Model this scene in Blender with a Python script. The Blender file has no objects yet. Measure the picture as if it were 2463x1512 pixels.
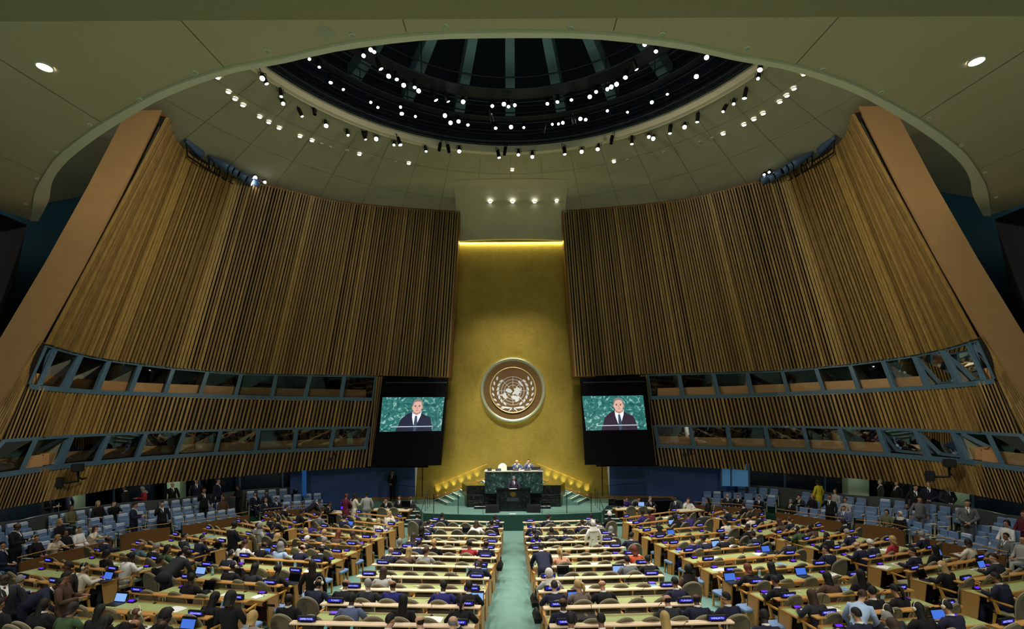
import bpy, math, random
from mathutils import Vector, Matrix
random.seed(11)
PI = math.pi
C = bpy.context.scene.collection
F, HV, ROLL, ZC = 1200.0, 1015.0, 0.0055, 5.3

# ------------------------------------------------------------------ camera mapping (used only to read positions off the photograph)
def level(u, v):
    du, dv = u - 1231.5, v - HV
    return du - ROLL * dv, dv + ROLL * du
def at(u, v, D):
    a, b = level(u, v)
    return Vector((a * D / F, D, ZC - b * D / F))
def atz(u, v, z):
    a, b = level(u, v)
    return at(u, v, (ZC - z) * F / b)

# ------------------------------------------------------------------ materials
def srgb(r, g, b):
    def f(c):
        c /= 255.0
        return c / 12.92 if c <= 0.04045 else ((c + 0.055) / 1.055) ** 2.4
    return (f(r), f(g), f(b), 1.0)
MATS = {}
def mat(name, col, rough=0.6, metal=0.0, var=0.15, scale=6.0, bump=0.0, stretch=None, spec=0.4, emit=None, estr=0.0):
    if name in MATS: return MATS[name]
    m = bpy.data.materials.new(name); m.use_nodes = True
    nt = m.node_tree; N = nt.nodes; L = nt.links
    b = N['Principled BSDF']
    b.inputs['Roughness'].default_value = rough
    b.inputs['Metallic'].default_value = metal
    b.inputs['Specular IOR Level'].default_value = spec
    if var > 0:
        tc = N.new('ShaderNodeTexCoord'); mp = N.new('ShaderNodeMapping')
        if stretch: mp.inputs['Scale'].default_value = stretch
        no = N.new('ShaderNodeTexNoise'); no.inputs['Scale'].default_value = scale; no.inputs['Detail'].default_value = 4
        mx = N.new('ShaderNodeMix'); mx.data_type = 'RGBA'
        lo = tuple(c * (1 - var) for c in col[:3]) + (1,); hi = tuple(min(1, c * (1 + var)) for c in col[:3]) + (1,)
        mx.inputs[6].default_value = lo; mx.inputs[7].default_value = hi
        L.new(tc.outputs['Object'], mp.inputs[0]); L.new(mp.outputs[0], no.inputs['Vector'])
        L.new(no.outputs[0], mx.inputs[0]); L.new(mx.outputs[2], b.inputs['Base Color'])
        if bump > 0:
            bp = N.new('ShaderNodeBump'); bp.inputs['Strength'].default_value = bump; bp.inputs['Distance'].default_value = 0.02
            L.new(no.outputs[0], bp.inputs['Height']); L.new(bp.outputs[0], b.inputs['Normal'])
    else:
        b.inputs['Base Color'].default_value = col
    if emit:
        b.inputs['Emission Color'].default_value = emit; b.inputs['Emission Strength'].default_value = estr
    MATS[name] = m
    return m
def nodes_of(m): return m.node_tree.nodes, m.node_tree.links, m.node_tree.nodes['Principled BSDF']

# ------------------------------------------------------------------ mesh builder
class MB:
    def __init__(s): s.v = []; s.f = []; s.mi = []; s.m = 0; s.M = Matrix.Identity(4)
    def add(s, vs, fs):
        o = len(s.v)
        s.v += [s.M @ Vector(p) for p in vs]
        s.f += [tuple(i + o for i in q) for q in fs]
        s.mi += [s.m] * len(fs)
        return s
    def hexa(s, p):  # 8 points: bottom loop 0-3, top loop 4-7
        return s.add(p, [(3, 2, 1, 0), (4, 5, 6, 7), (0, 1, 5, 4), (1, 2, 6, 5), (2, 3, 7, 6), (3, 0, 4, 7)])
    def box(s, x0, x1, y0, y1, z0, z1):
        return s.hexa([(x0, y0, z0), (x1, y0, z0), (x1, y1, z0), (x0, y1, z0), (x0, y0, z1), (x1, y0, z1), (x1, y1, z1), (x0, y1, z1)])
    def bbox(s, x0, x1, y0, y1, z0, z1, r=0.01):  # box with chamfered vertical edges and top rim
        def loop(i, z): return [(x0 + i + r, y0 + i, z), (x1 - i - r, y0 + i, z), (x1 - i, y0 + i + r, z), (x1 - i, y1 - i - r, z),
                                (x1 - i - r, y1 - i, z), (x0 + i + r, y1 - i, z), (x0 + i, y1 - i - r, z), (x0 + i, y0 + i + r, z)]
        return s.loft([loop(r, z0), loop(0, z0 + r), loop(0, z1 - r), loop(r, z1)])
    def loft(s, rings, caps=True, closed=True):
        n = len(rings[0]); vs = [p for r in rings for p in r]; fs = []
        for i in range(len(rings) - 1):
            for j in range(n if closed else n - 1):
                k = (j + 1) % n
                fs.append((i * n + j, i * n + k, (i + 1) * n + k, (i + 1) * n + j))
        if caps and closed:
            fs.append(tuple(reversed(range(n)))); fs.append(tuple((len(rings) - 1) * n + j for j in range(n)))
        return s.add(vs, fs)
    def prism(s, poly, y0, y1):  # polygon in xz extruded along y
        return s.loft([[(x, y0, z) for x, z in poly], [(x, y1, z) for x, z in poly]])
    def prismz(s, poly, z0, z1):
        return s.loft([[(x, y, z0) for x, y in poly], [(x, y, z1) for x, y in poly]])
    def tube(s, pts, r, n=8, caps=True):
        pts = [Vector(p) for p in pts]; rings = []; up0 = None
        for i, p in enumerate(pts):
            d = (pts[min(i + 1, len(pts) - 1)] - pts[max(i - 1, 0)]).normalized()
            if up0 is None:
                a = Vector((0, 0, 1)) if abs(d.z) < 0.9 else Vector((1, 0, 0))
                up0 = d.cross(a).normalized()
            else:
                up0 = (up0 - d * up0.dot(d)).normalized()
            w = d.cross(up0); rr = r[i] if isinstance(r, (list, tuple)) else r
            rings.append([tuple(p + (up0 * math.cos(t) + w * math.sin(t)) * rr) for t in [2 * PI * k / n for k in range(n)]])
        return s.loft(rings, caps)
    def lathe(s, prof, n=24, caps=True, a0=0, a1=2 * PI):
        full = abs(a1 - a0 - 2 * PI) < 1e-6
        rings = [[(r * math.cos(a0 + (a1 - a0) * k / (n if full else n - 1)), r * math.sin(a0 + (a1 - a0) * k / (n if full else n - 1)), z) for k in range(n)] for r, z in prof]
        return s.loft(rings, caps and full, full)
    def ball(s, c, rx, ry, rz, n=16, m=10):
        rings = []
        for i in range(m + 1):
            t = -PI / 2 + PI * i / m; k = max(math.cos(t), 1e-3)
            rings.append([(c[0] + rx * k * math.cos(2 * PI * j / n), c[1] + ry * k * math.sin(2 * PI * j / n), c[2] + rz * math.sin(t)) for j in range(n)])
        return s.loft(rings)
    def quad(s, a, b, c, d): return s.add([a, b, c, d], [(0, 1, 2, 3)])
    def mesh(s, name, mats, smooth=False):
        me = bpy.data.meshes.new(name)
        me.from_pydata([tuple(p) for p in s.v], [], s.f)
        for m in (mats if isinstance(mats, (list, tuple)) else [mats]): me.materials.append(m)
        if any(s.mi): me.polygons.foreach_set('material_index', s.mi)
        if smooth: me.polygons.foreach_set('use_smooth', [True] * len(me.polygons))
        me.update()
        return me
    def build(s, name, mats, parent=None, smooth=False):
        return link(name, s.mesh(name, mats, smooth), parent)
def link(name, data, parent=None, loc=None):
    o = bpy.data.objects.new(name, data); C.objects.link(o)
    if parent: o.parent = parent
    if loc: o.location = loc
    return o
def tag(o, label=None, cat=None, group=None, kind=None):
    if label: o['label'] = label
    if cat: o['category'] = cat
    if group: o['group'] = group
    if kind: o['kind'] = kind
    return o
def thing(name, label, cat, loc=(0, 0, 0), rz=0, group=None):
    o = bpy.data.objects.new(name, None); C.objects.link(o)
    o.location = loc; o.rotation_euler = (0, 0, rz); o.empty_display_size = 0.2
    return tag(o, label, cat, group)
def struct(mb, name, mats, parent=None, smooth=False):
    o = mb.build(name, mats, parent, smooth)
    if not parent: o['kind'] = 'structure'
    return o
def dup(src, parent=None):
    o = src.copy(); C.objects.link(o); o.parent = parent
    for ch in src.children: dup(ch, o)
    return o
_w = 'zero one two three four five six seven eight nine ten eleven twelve thirteen fourteen fifteen sixteen seventeen eighteen nineteen'.split()
_o = 'zeroth first second third fourth fifth sixth seventh eighth ninth tenth eleventh twelfth thirteenth fourteenth fifteenth sixteenth seventeenth eighteenth nineteenth'.split()
_t = {2: ('twenty', 'twentieth'), 3: ('thirty', 'thirtieth'), 4: ('forty', 'fortieth'), 5: ('fifty', 'fiftieth'), 6: ('sixty', 'sixtieth')}
def ordw(n):
    if n < 20: return _o[n]
    return _t[n // 10][1] if n % 10 == 0 else _t[n // 10][0] + '-' + _o[n % 10]
def interp(pts, x):
    pts = sorted(pts)
    if x <= pts[0][0]: i = 0
    elif x >= pts[-1][0]: i = len(pts) - 2
    else: i = max(k for k in range(len(pts) - 1) if pts[k][0] <= x)
    (a, p), (b, q) = pts[i], pts[i + 1]
    return p + (q - p) * (x - a) / (b - a)
def resample(P, n):
    P = [Vector(p) for p in P]
    # Catmull-Rom densify, then even arc spacing
    Q = []
    for i in range(len(P) - 1):
        p0 = P[max(i - 1, 0)]; p1 = P[i]; p2 = P[i + 1]; p3 = P[min(i + 2, len(P) - 1)]
        for k in range(12):
            t = k / 12
            Q.append(0.5 * ((2 * p1) + (p2 - p0) * t + (2 * p0 - 5 * p1 + 4 * p2 - p3) * t * t + (3 * p1 - p0 - 3 * p2 + p3) * t ** 3))
    Q.append(P[-1])
    S = [0]
    for a, b in zip(Q, Q[1:]): S.append(S[-1] + (b - a).length)
    out = []; j = 0
    for i in range(n):
        d = S[-1] * i / (n - 1)
        while j < len(S) - 2 and S[j + 1] < d: j += 1
        t = (d - S[j]) / max(S[j + 1] - S[j], 1e-9)
        out.append(Q[j].lerp(Q[j + 1], min(max(t, 0), 1)))
    return out
def mir(p): return Vector((-p[0], p[1], p[2]))

# ------------------------------------------------------------------ palette
M_plaster = mat('olive_plaster', srgb(180, 178, 152), 0.85, var=0.10, scale=1.2, bump=0.15)
M_plaster_near = mat('olive_plaster_near', srgb(198, 182, 150), 0.85, var=0.06, scale=0.6)
M_lip = mat('pale_plaster_lip', srgb(230, 222, 196), 0.8, var=0.05)
M_dome = mat('dome_navy', srgb(34, 48, 70), 0.8, var=0.3, scale=1.0)
M_rib = mat('dome_rib', srgb(120, 160, 184), 0.7, var=0.2, scale=1.0)
M_steel = mat('dark_steel', srgb(44, 52, 66), 0.45, metal=0.4, var=0.2)
M_black = mat('black_paint', srgb(14, 15, 18), 0.5, var=0.2)
M_blackgloss = mat('black_gloss', srgb(4, 4, 5), 0.6, var=0.2, spec=.06)
M_beam = mat('tan_beam', srgb(190, 150, 104), 0.7, var=0.10, scale=2.0)
M_backing = mat('slat_backing', srgb(20, 14, 8), 0.9, var=0.2)
M_rail = mat('bluegrey_frame', srgb(70, 100, 120), 0.5, var=0.12)
M_counter = mat('booth_counter', srgb(186, 142, 94), 0.6, var=0.12)
M_partition = mat('booth_partition', srgb(190, 190, 176), 0.8, var=0.1)
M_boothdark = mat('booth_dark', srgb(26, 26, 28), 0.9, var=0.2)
M_navy = mat('navy_wall', srgb(62, 92, 150), 0.55, var=0.12, scale=0.7)
M_darkwall = mat('charcoal_wall', srgb(14, 15, 17), 0.8, var=0.2)
M_teal = mat('dark_teal_wall', srgb(40, 96, 128), 0.7, var=0.15, scale=0.5)
M_carpet = mat('green_carpet', srgb(98, 132, 120), 0.95, var=0.16, scale=2.2, bump=0.1)
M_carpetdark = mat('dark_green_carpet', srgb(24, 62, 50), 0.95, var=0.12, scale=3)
M_wood = mat('desk_wood', srgb(188, 138, 76), 0.4, var=0.16, scale=5, stretch=(1, 8, 8))
M_woodlight = mat('shelf_wood', srgb(232, 206, 174), 0.35, var=0.10, scale=5, stretch=(1, 10, 10))
M_wooddark = mat('parapet_wood', srgb(112, 74, 38), 0.45, var=0.18, scale=3, stretch=(6, 6, 1))
M_under = mat('desk_dark_wood', srgb(92, 58, 28), 0.6, var=0.15)  # dark wood of the desk and table panels
M_leather = mat('green_desk_leather', srgb(160, 172, 110), 0.5, var=0.14, scale=1.6)
M_olive = mat('olive_upholstery', srgb(108, 101, 80), 0.9, var=0.10, scale=20)
M_olivelight = mat('pale_upholstery', srgb(154, 146, 120), 0.9, var=0.08, scale=20)
M_armwood = mat('chair_wood', srgb(196, 142, 66), 0.4, var=0.12)
M_blueseat = mat('blue_upholstery', srgb(112, 140, 178), 0.85, var=0.10, scale=12)
M_bluecover = mat('pale_blue_cover', srgb(186, 204, 226), 0.85, var=0.06)
M_white = mat('white_paper', srgb(236, 236, 232), 0.7, var=0.04)
M_cream = mat('cream_plastic', srgb(226, 218, 186), 0.5, var=0.05)
M_nosing = mat('stair_nosing', srgb(206, 216, 206), 0.5, var=0.05)
M_chrome = mat('brushed_chrome', srgb(190, 190, 190), 0.25, metal=1.0, var=0.05)
M_brass = mat('brass', srgb(200, 156, 70), 0.3, metal=1.0, var=0.08)
M_stringer = mat('stringer_wood', srgb(176, 122, 50), 0.5, var=0.12)
M_palegreen = mat('pale_green_column', srgb(148, 166, 134), 0.6, var=0.08, scale=2, stretch=(1, 1, 0.2))
M_parapetgrey = mat('grey_parapet', srgb(74, 78, 78), 0.6, var=0.1)
M_lamp = mat('lamp_lens', (1, 1, 1, 1), 0.3, var=0, emit=(1, 0.98, 0.93, 1), estr=14)
M_lampwarm = mat('lamp_warm', (1, 1, 1, 1), 0.3, var=0, emit=(1, 0.85, 0.5, 1), estr=8)
M_lampdim = mat('lamp_unlit', srgb(170, 172, 150), 0.4, var=0)
M_blue_led = mat('blue_led_field', srgb(10, 10, 40), 0.4, var=0, emit=srgb(44, 40, 215), estr=0.45)
M_led_text = mat('led_text', (1, 1, 1, 1), 0.4, var=0, emit=srgb(150, 164, 255), estr=0.95)
M_violet = mat('violet_display', srgb(20, 10, 40), 0.4, var=0, emit=srgb(104, 40, 240), estr=0.8)
M_bluescreen = mat('blue_laptop_screen', srgb(10, 20, 60), 0.3, var=0, emit=srgb(72, 118, 220), estr=0.7)
M_skyscreen = mat('pale_laptop_screen', srgb(10, 20, 60), 0.3, var=0, emit=srgb(130, 170, 230), estr=0.8)
M_glassblue = mat('bottle_blue', srgb(120, 180, 190), 0.15, var=0)

# leaning slats: wood whose hue changes from slat to slat
def slat_mat():
    m = mat('walnut_slats', srgb(134, 98, 44), 0.5, var=0.0)
    N, L, b = nodes_of(m)
    a = N.new('ShaderNodeAttribute'); a.attribute_name = 'slat'
    tc = N.new('ShaderNodeTexCoord'); mp = N.new('ShaderNodeMapping'); mp.inputs['Scale'].default_value = (5, 5, 0.35)
    no = N.new('ShaderNodeTexNoise'); no.inputs['Scale'].default_value = 1.5; no.inputs['Detail'].default_value = 5
    L.new(tc.outputs['Object'], mp.inputs[0]); L.new(mp.outputs[0], no.inputs['Vector'])
    r1 = N.new('ShaderNodeValToRGB'); e = r1.color_ramp.elements
    e[0].color = srgb(120, 96, 54); e[1].color = srgb(164, 136, 78); e[0].position = 0.0; e[1].position = 1.0
    k = e.new(0.5); k.color = srgb(142, 114, 64)
    L.new(a.outputs['Fac'], r1.inputs[0])
    mx = N.new('ShaderNodeMix'); mx.data_type = 'RGBA'; mx.blend_type = 'MULTIPLY'; mx.inputs[0].default_value = 0.75
    r2 = N.new('ShaderNodeValToRGB'); r2.color_ramp.elements[0].color = (0.66, 0.64, 0.60, 1); r2.color_ramp.elements[1].color = (1.12, 1.10, 1.05, 1)
    r2.color_ramp.elements[0].position = 0.3; r2.color_ramp.elements[1].position = 0.7
    L.new(no.outputs[0], r2.inputs[0]); L.new(r1.outputs[0], mx.inputs[6]); L.new(r2.outputs[0], mx.inputs[7])
    L.new(mx.outputs[2], b.inputs['Base Color'])
    return m
M_slat = slat_mat()
def gold_mat():
    m = mat('gold_leaf', srgb(196, 164, 52), 0.36, metal=0.82, var=0.0)
    N, L, b = nodes_of(m)
    tc = N.new('ShaderNodeTexCoord')
    br = N.new('ShaderNodeTexBrick'); br.offset = 0.0; br.inputs['Scale'].default_value = 1.0
    br.inputs['Brick Width'].default_value = 0.16; br.inputs['Row Height'].default_value = 0.16
    br.inputs['Mortar Size'].default_value = 0.006; br.inputs['Mortar Smooth'].default_value = 0.3
    sp = N.new('ShaderNodeSeparateXYZ'); cb = N.new('ShaderNodeCombineXYZ')
    L.new(tc.outputs['Object'], sp.inputs[0]); L.new(sp.outputs[0], cb.inputs[0]); L.new(sp.outputs[2], cb.inputs[1]); L.new(cb.outputs[0], br.inputs['Vector'])
    br.inputs['Color1'].default_value = srgb(206, 178, 88); br.inputs['Color2'].default_value = srgb(198, 170, 80); br.inputs['Mortar'].default_value = srgb(196, 168, 79)
    no = N.new('ShaderNodeTexNoise'); no.inputs['Scale'].default_value = 0.55; no.inputs['Detail'].default_value = 8; no.inputs['Roughness'].default_value = 0.7
    L.new(tc.outputs['Object'], no.inputs['Vector'])
    r2 = N.new('ShaderNodeValToRGB'); r2.color_ramp.elements[0].color = (0.82, 0.82, 0.8, 1); r2.color_ramp.elements[1].color = (1.08, 1.08, 1.08, 1)
    r2.color_ramp.elements[0].position = 0.32; r2.color_ramp.elements[1].position = 0.62
    L.new(no.outputs[0], r2.inputs[0])
    mx = N.new('ShaderNodeMix'); mx.data_type = 'RGBA'; mx.blend_type = 'MULTIPLY'; mx.inputs[0].default_value = 1
    L.new(br.outputs[0], mx.inputs[6]); L.new(r2.outputs[0], mx.inputs[7]); L.new(mx.outputs[2], b.inputs['Base Color'])
    bp = N.new('ShaderNodeBump'); bp.inputs['Strength'].default_value = 0.35; bp.inputs['Distance'].default_value = 0.01
    n2 = N.new('ShaderNodeTexNoise'); n2.inputs['Scale'].default_value = 9; n2.inputs['Detail'].default_value = 4
    L.new(tc.outputs['Object'], n2.inputs['Vector']); L.new(n2.outputs[0], bp.inputs['Height']); L.new(bp.outputs[0], b.inputs['Normal'])
    return m
M_gold = gold_mat()
def marble_mat(name, c0, c1, c2, scale, emit=0.0, tiles=None, axis='xz'):
    m = mat(name, c1, 0.25, var=0.0)
    N, L, b = nodes_of(m)
    tc = N.new('ShaderNodeTexCoord')
    vec = tc.outputs['Object']
    if tiles:
        vo = N.new('ShaderNodeTexVoronoi'); vo.distance = 'CHEBYCHEV'; vo.inputs['Scale'].default_value = tiles; vo.inputs['Randomness'].default_value = 0.25
        L.new(vec, vo.inputs['Vector'])
        ad = N.new('ShaderNodeVectorMath'); ad.operation = 'MULTIPLY_ADD'; ad.inputs[1].default_value = (7, 7, 7)
        L.new(vo.outputs['Color'], ad.inputs[0]); L.new(vec, ad.inputs[2]); vec = ad.outputs[0]
    no = N.new('ShaderNodeTexNoise'); no.inputs['Scale'].default_value = scale; no.inputs['Detail'].default_value = 9; no.inputs['Distortion'].default_value = 2.2
    L.new(vec, no.inputs['Vector'])
    r = N.new('ShaderNodeValToRGB'); e = r.color_ramp.elements
    e[0].position = 0.36; e[0].color = c0; e[1].position = 0.66; e[1].color = c2
    k = e.new(0.5); k.color = c1; k2 = e.new(0.57); k2.color = c1
    L.new(no.outputs[0], r.inputs[0]); L.new(r.outputs[0], b.inputs['Base Color'])
    if emit > 0:
        b.inputs['Base Color'].default_value = (0, 0, 0, 1)
        for l in list(b.inputs['Base Color'].links): L.remove(l)
        b.inputs['Base Color'].default_value = (0.01, 0.01, 0.01, 1)
        L.new(r.outputs[0], b.inputs['Emission Color']); b.inputs['Emission Strength'].default_value = emit
    return m
M_marble = marble_mat('verde_marble', srgb(20, 38, 36), srgb(40, 66, 62), srgb(104, 132, 124), 2.2, tiles=0.8)
M_blackmarble = marble_mat('black_marble', srgb(9, 12, 12), srgb(15, 20, 20), srgb(44, 52, 52), 5.0)
def glass_mat(name, tint, glossw):
    m = mat(name, tint, 0.05, var=0.0)
    N, L, b = nodes_of(m)
    out = N['Material Output']
    tr = N.new('ShaderNodeBsdfTransparent'); tr.inputs[0].default_value = tint
    gl = N.new('ShaderNodeBsdfGlossy'); gl.inputs['Roughness'].default_value = 0.02
    fr = N.new('ShaderNodeFresnel'); fr.inputs[0].default_value = 1.5
    ml = N.new('ShaderNodeMath'); ml.operation = 'MULTIPLY_ADD'; ml.inputs[1].default_value = 1.0; ml.inputs[2].default_value = glossw
    ml.use_clamp = True
    L.new(fr.outputs[0], ml.inputs[0])
    ms = N.new('ShaderNodeMixShader'); L.new(ml.outputs[0], ms.inputs[0]); L.new(tr.outputs[0], ms.inputs[1]); L.new(gl.outputs[0], ms.inputs[2])
    L.new(ms.outputs[0], out.inputs[0])
    return m
M_recess = mat('recess_navy', srgb(24, 44, 64), 0.6, var=0.2)
M_glass2 = glass_mat('reflective_booth_glass', (0.85, 0.9, 0.88, 1), 0.10)
M_glass = glass_mat('booth_glass', (0.92, 0.95, 0.94, 1), 0.0)
M_clear = glass_mat('clear_glass', (0.93, 0.96, 0.95, 1), 0.0)
# ------------------------------------------------------------------ camera
cam = bpy.data.cameras.new('camera'); camo = link('camera', cam, loc=(0, 0, ZC))
camo.rotation_euler = (PI / 2, ROLL, 0)
cam.sensor_width = 36; cam.lens = 36 * F / 2463; cam.shift_y = (HV - 756) / 2463; cam.clip_end = 300; cam.clip_start = 0.05
sc = bpy.context.scene; sc.camera = camo
sc.view_settings.view_transform = 'Standard'; sc.view_settings.look = 'None'; sc.view_settings.gamma = 1; sc.view_settings.exposure = 0

# ------------------------------------------------------------------ side walls
PLAN = [(1079, 28.6), (900, 28.3), (700, 27.5), (590, 27.0), (510, 26.2), (416, 25.0), (342, 23.8), (258, 22.3), (174, 20.6), (106, 19.0), (60, 18.7), (0, 18.2), (-120, 17.0)]
def planD(u): return interp(PLAN, u)
LV = {  # heights read at image columns
 'upper_bottom': [(1079, 907), (900, 903), (700, 899.7), (590, 897.5), (510, 892), (416, 884), (342, 875), (258, 864), (174, 847), (106, 826), (50, 806), (-120, 730)],
 'sill1': [(905, 956), (700, 953), (567, 949.5), (482, 946), (398, 944), (314, 941), (235, 938), (160, 932), (95, 926), (60, 922), (0, 916), (-120, 900)],
 'low1': [(905, 963), (700, 962), (497, 957), (311, 951), (161, 942), (59, 931), (0, 926), (-120, 910)],
 'bottom2': [(893, 1025.6), (699, 1028.7), (528, 1032.4), (351, 1038), (174, 1045.8), (0, 1057.6), (-120, 1068)],
 'sill2': [(886, 1072), (699, 1079), (519, 1086), (331, 1098.6), (146, 1115.7), (0, 1136), (-120, 1155)],
 'low2': [(886, 1079), (699, 1087), (519, 1095), (331, 1108), (146, 1126), (0, 1148), (-120, 1168)],
 'bottom3': [(893, 1122), (699, 1134), (311, 1168.6), (0, 1224.5), (-120, 1250)]}
def wp(level_name, u, out=0.0):
    p = at(u, interp(LV[level_name], u), planD(u))
    if out:
        q = at(u - 2, interp(LV[level_name], u), planD(u - 2)); r = at(u + 2, interp(LV[level_name], u), planD(u + 2))
        d = (r - q); d.z = 0; d.normalize(); n = Vector((-d.y, d.x, 0))  # outward, away from the hall
        p = p + n * out
    return p
def lean(u): return 0.08 + 0.34 * (1231 - u) / 1231
TOP = [(1103, 512), (960, 502), (820, 488), (735, 470), (656, 451), (574, 435), (525, 410), (476, 385), (430, 353), (410, 324), (398, 281)]
topP = [atz(u, v, ZC + 12.0) for u, v in TOP]
botP = [wp('upper_bottom', u) for u in (1079, 900, 700, 590, 510, 416, 342, 258, 174, 106)]
rnd = random.Random(5)
def slat_attr(me, vals):
    a = me.attributes.new('slat', 'FLOAT', 'FACE'); a.data.foreach_set('value', vals)
def make_upper(side, sgn):
    n = 126; sub = 8
    T = resample(topP, n * sub + 1); B = resample(botP, n * sub + 1)
    if sgn > 0: T = [mir(p) for p in T]; B = [mir(p) for p in B]
    back = MB()
    back.loft([[p for p in B[::sub]], [p for p in T[::sub]]], caps=False, closed=False)
    w = struct(back, 'wall_' + side, M_backing)
    mb = MB(); vals = []; r = random.Random(5)
    def nrm(i, P):
        d = P[min(i + 1, len(P) - 1)] - P[max(i - 1, 0)]; d.z = 0; d.normalize()
        nn = Vector((-d.y, d.x, 0)) * (1 if sgn < 0 else -1)
        return nn if nn.dot(Vector((0, 15, 0)) - Vector((P[i].x, P[i].y, 0))) > 0 else -nn
    for i in range(n):
        i0 = i * sub; wd = r.choice([4, 5, 5, 6])
        dp = r.uniform(0.10, 0.17)
        i1 = min(i0 + wd, n * sub)
        nb = nrm(i0, B); ntp = nrm(i0, T)
        b0, b1, t0, t1 = B[i0] + nb * .005, B[i1] + nb * .005, T[i0] + ntp * .005, T[i1] + ntp * .005
        mb.hexa([b0 + nb * dp, b1 + nb * dp, b1, b0, t0 + ntp * dp, t1 + ntp * dp, t1, t0])
        vals += [r.random()] * 6
    me = mb.mesh('slats', M_slat); slat_attr(me, vals); link('slats', me, w)
    # cap and bottom lip
    e = MB()
    for P, h in ((B, 0.06), (T, 0.10)):
        for a, b, k in zip(P[:-1:sub * 2], P[sub * 2::sub * 2], range(999)):
            na = nrm(k * sub * 2, P)
            e.hexa([a - na * .3, b - na * .3, b + na * .02, a + na * .02] + [q + Vector((0, 0, h)) for q in (a - na * .3, b - na * .3, b + na * .02, a + na * .02)])
    e.build('wall_edge', M_wooddark, w)
    # end face next to the gold wall
    b, t = B[0], T[0]; z = MB(); d = Vector((0, 0.5, 0))
    s = Vector((0.10 * -sgn, 0, 0))
    z.hexa([b + Vector((0, -.15, 0)), b + s + Vector((0, -.15, 0)), b + s + d, b + d, t + Vector((0, -.15, 0)), t + s + Vector((0, -.15, 0)), t + s + d, t + d])
    z.build('end_board', M_wooddark, w)
    return w
MUL1 = [(109, 68), (133.7, 95), (196, 160), (264, 235), (339, 314), (418, 398), (500, 482), (581, 567), (665, 654), (747, 734), (829, 820), (906, 899)]
MUL2 = [(12, -60), (88.6, 53), (174, 146), (264, 236), (353, 331), (444.5, 424), (531.5, 519), (623, 614), (714, 706), (804, 795), (889, 880)]
WN = [0]
def cband(side, sgn, tl, bl, name, u0, u1, pitch_px=8.4):
    P = (lambda p: p) if sgn < 0 else mir
    back = MB(); us = [u0 + (u1 - u0) * i / 60 for i in range(61)]
    def pair(u):
        vt = interp(LV[tl], u); vb = interp(LV[bl], u)
        return P(wp(tl, u, .1)), P(wp(bl, u - lean(u) * (vb - vt), .1))
    back.loft([[pair(u)[1] for u in us], [pair(u)[0] for u in us]], caps=False, closed=False)
    w = struct(back, name, M_backing)
    mb = MB(); vals = []; r = random.Random(len(tl) * 7 + 1)
    u = u0
    while u < u1 - 4:
        pw = pitch_px * (0.75 + 0.45 * (1 - abs(u - 450) / 900))
        a, b = u, u + pw * r.choice([0.46, 0.52, 0.58])
        def q(uu, o):
            vt = interp(LV[tl], uu); vb = interp(LV[bl], uu); ub = uu - lean(uu) * (vb - vt)
            return P(wp(tl, uu, o)), P(wp(bl, ub, o))
        ta, ba = q(a, .05); tb, bb = q(b, .05); ta2, ba2 = q(a, -.01); tb2, bb2 = q(b, -.01)
        up = Vector((0, 0, 0.12)); tip, tip2 = (ta + tb) / 2 + up, (ta2 + tb2) / 2 + up
        mb.add([ba, bb, bb2, ba2, ta, tb, tb2, ta2, tip, tip2], [(0, 3, 2, 1), (3, 7, 9, 6, 2), (0, 1, 5, 8, 4), (0, 4, 7, 3), (1, 2, 6, 5), (4, 8, 9, 7), (5, 6, 9, 8)])
        vals += [r.random()] * 7
        u += pw
    me = mb.mesh('slats', M_slat); slat_attr(me, vals); link('slats', me, w)
    return w
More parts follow.
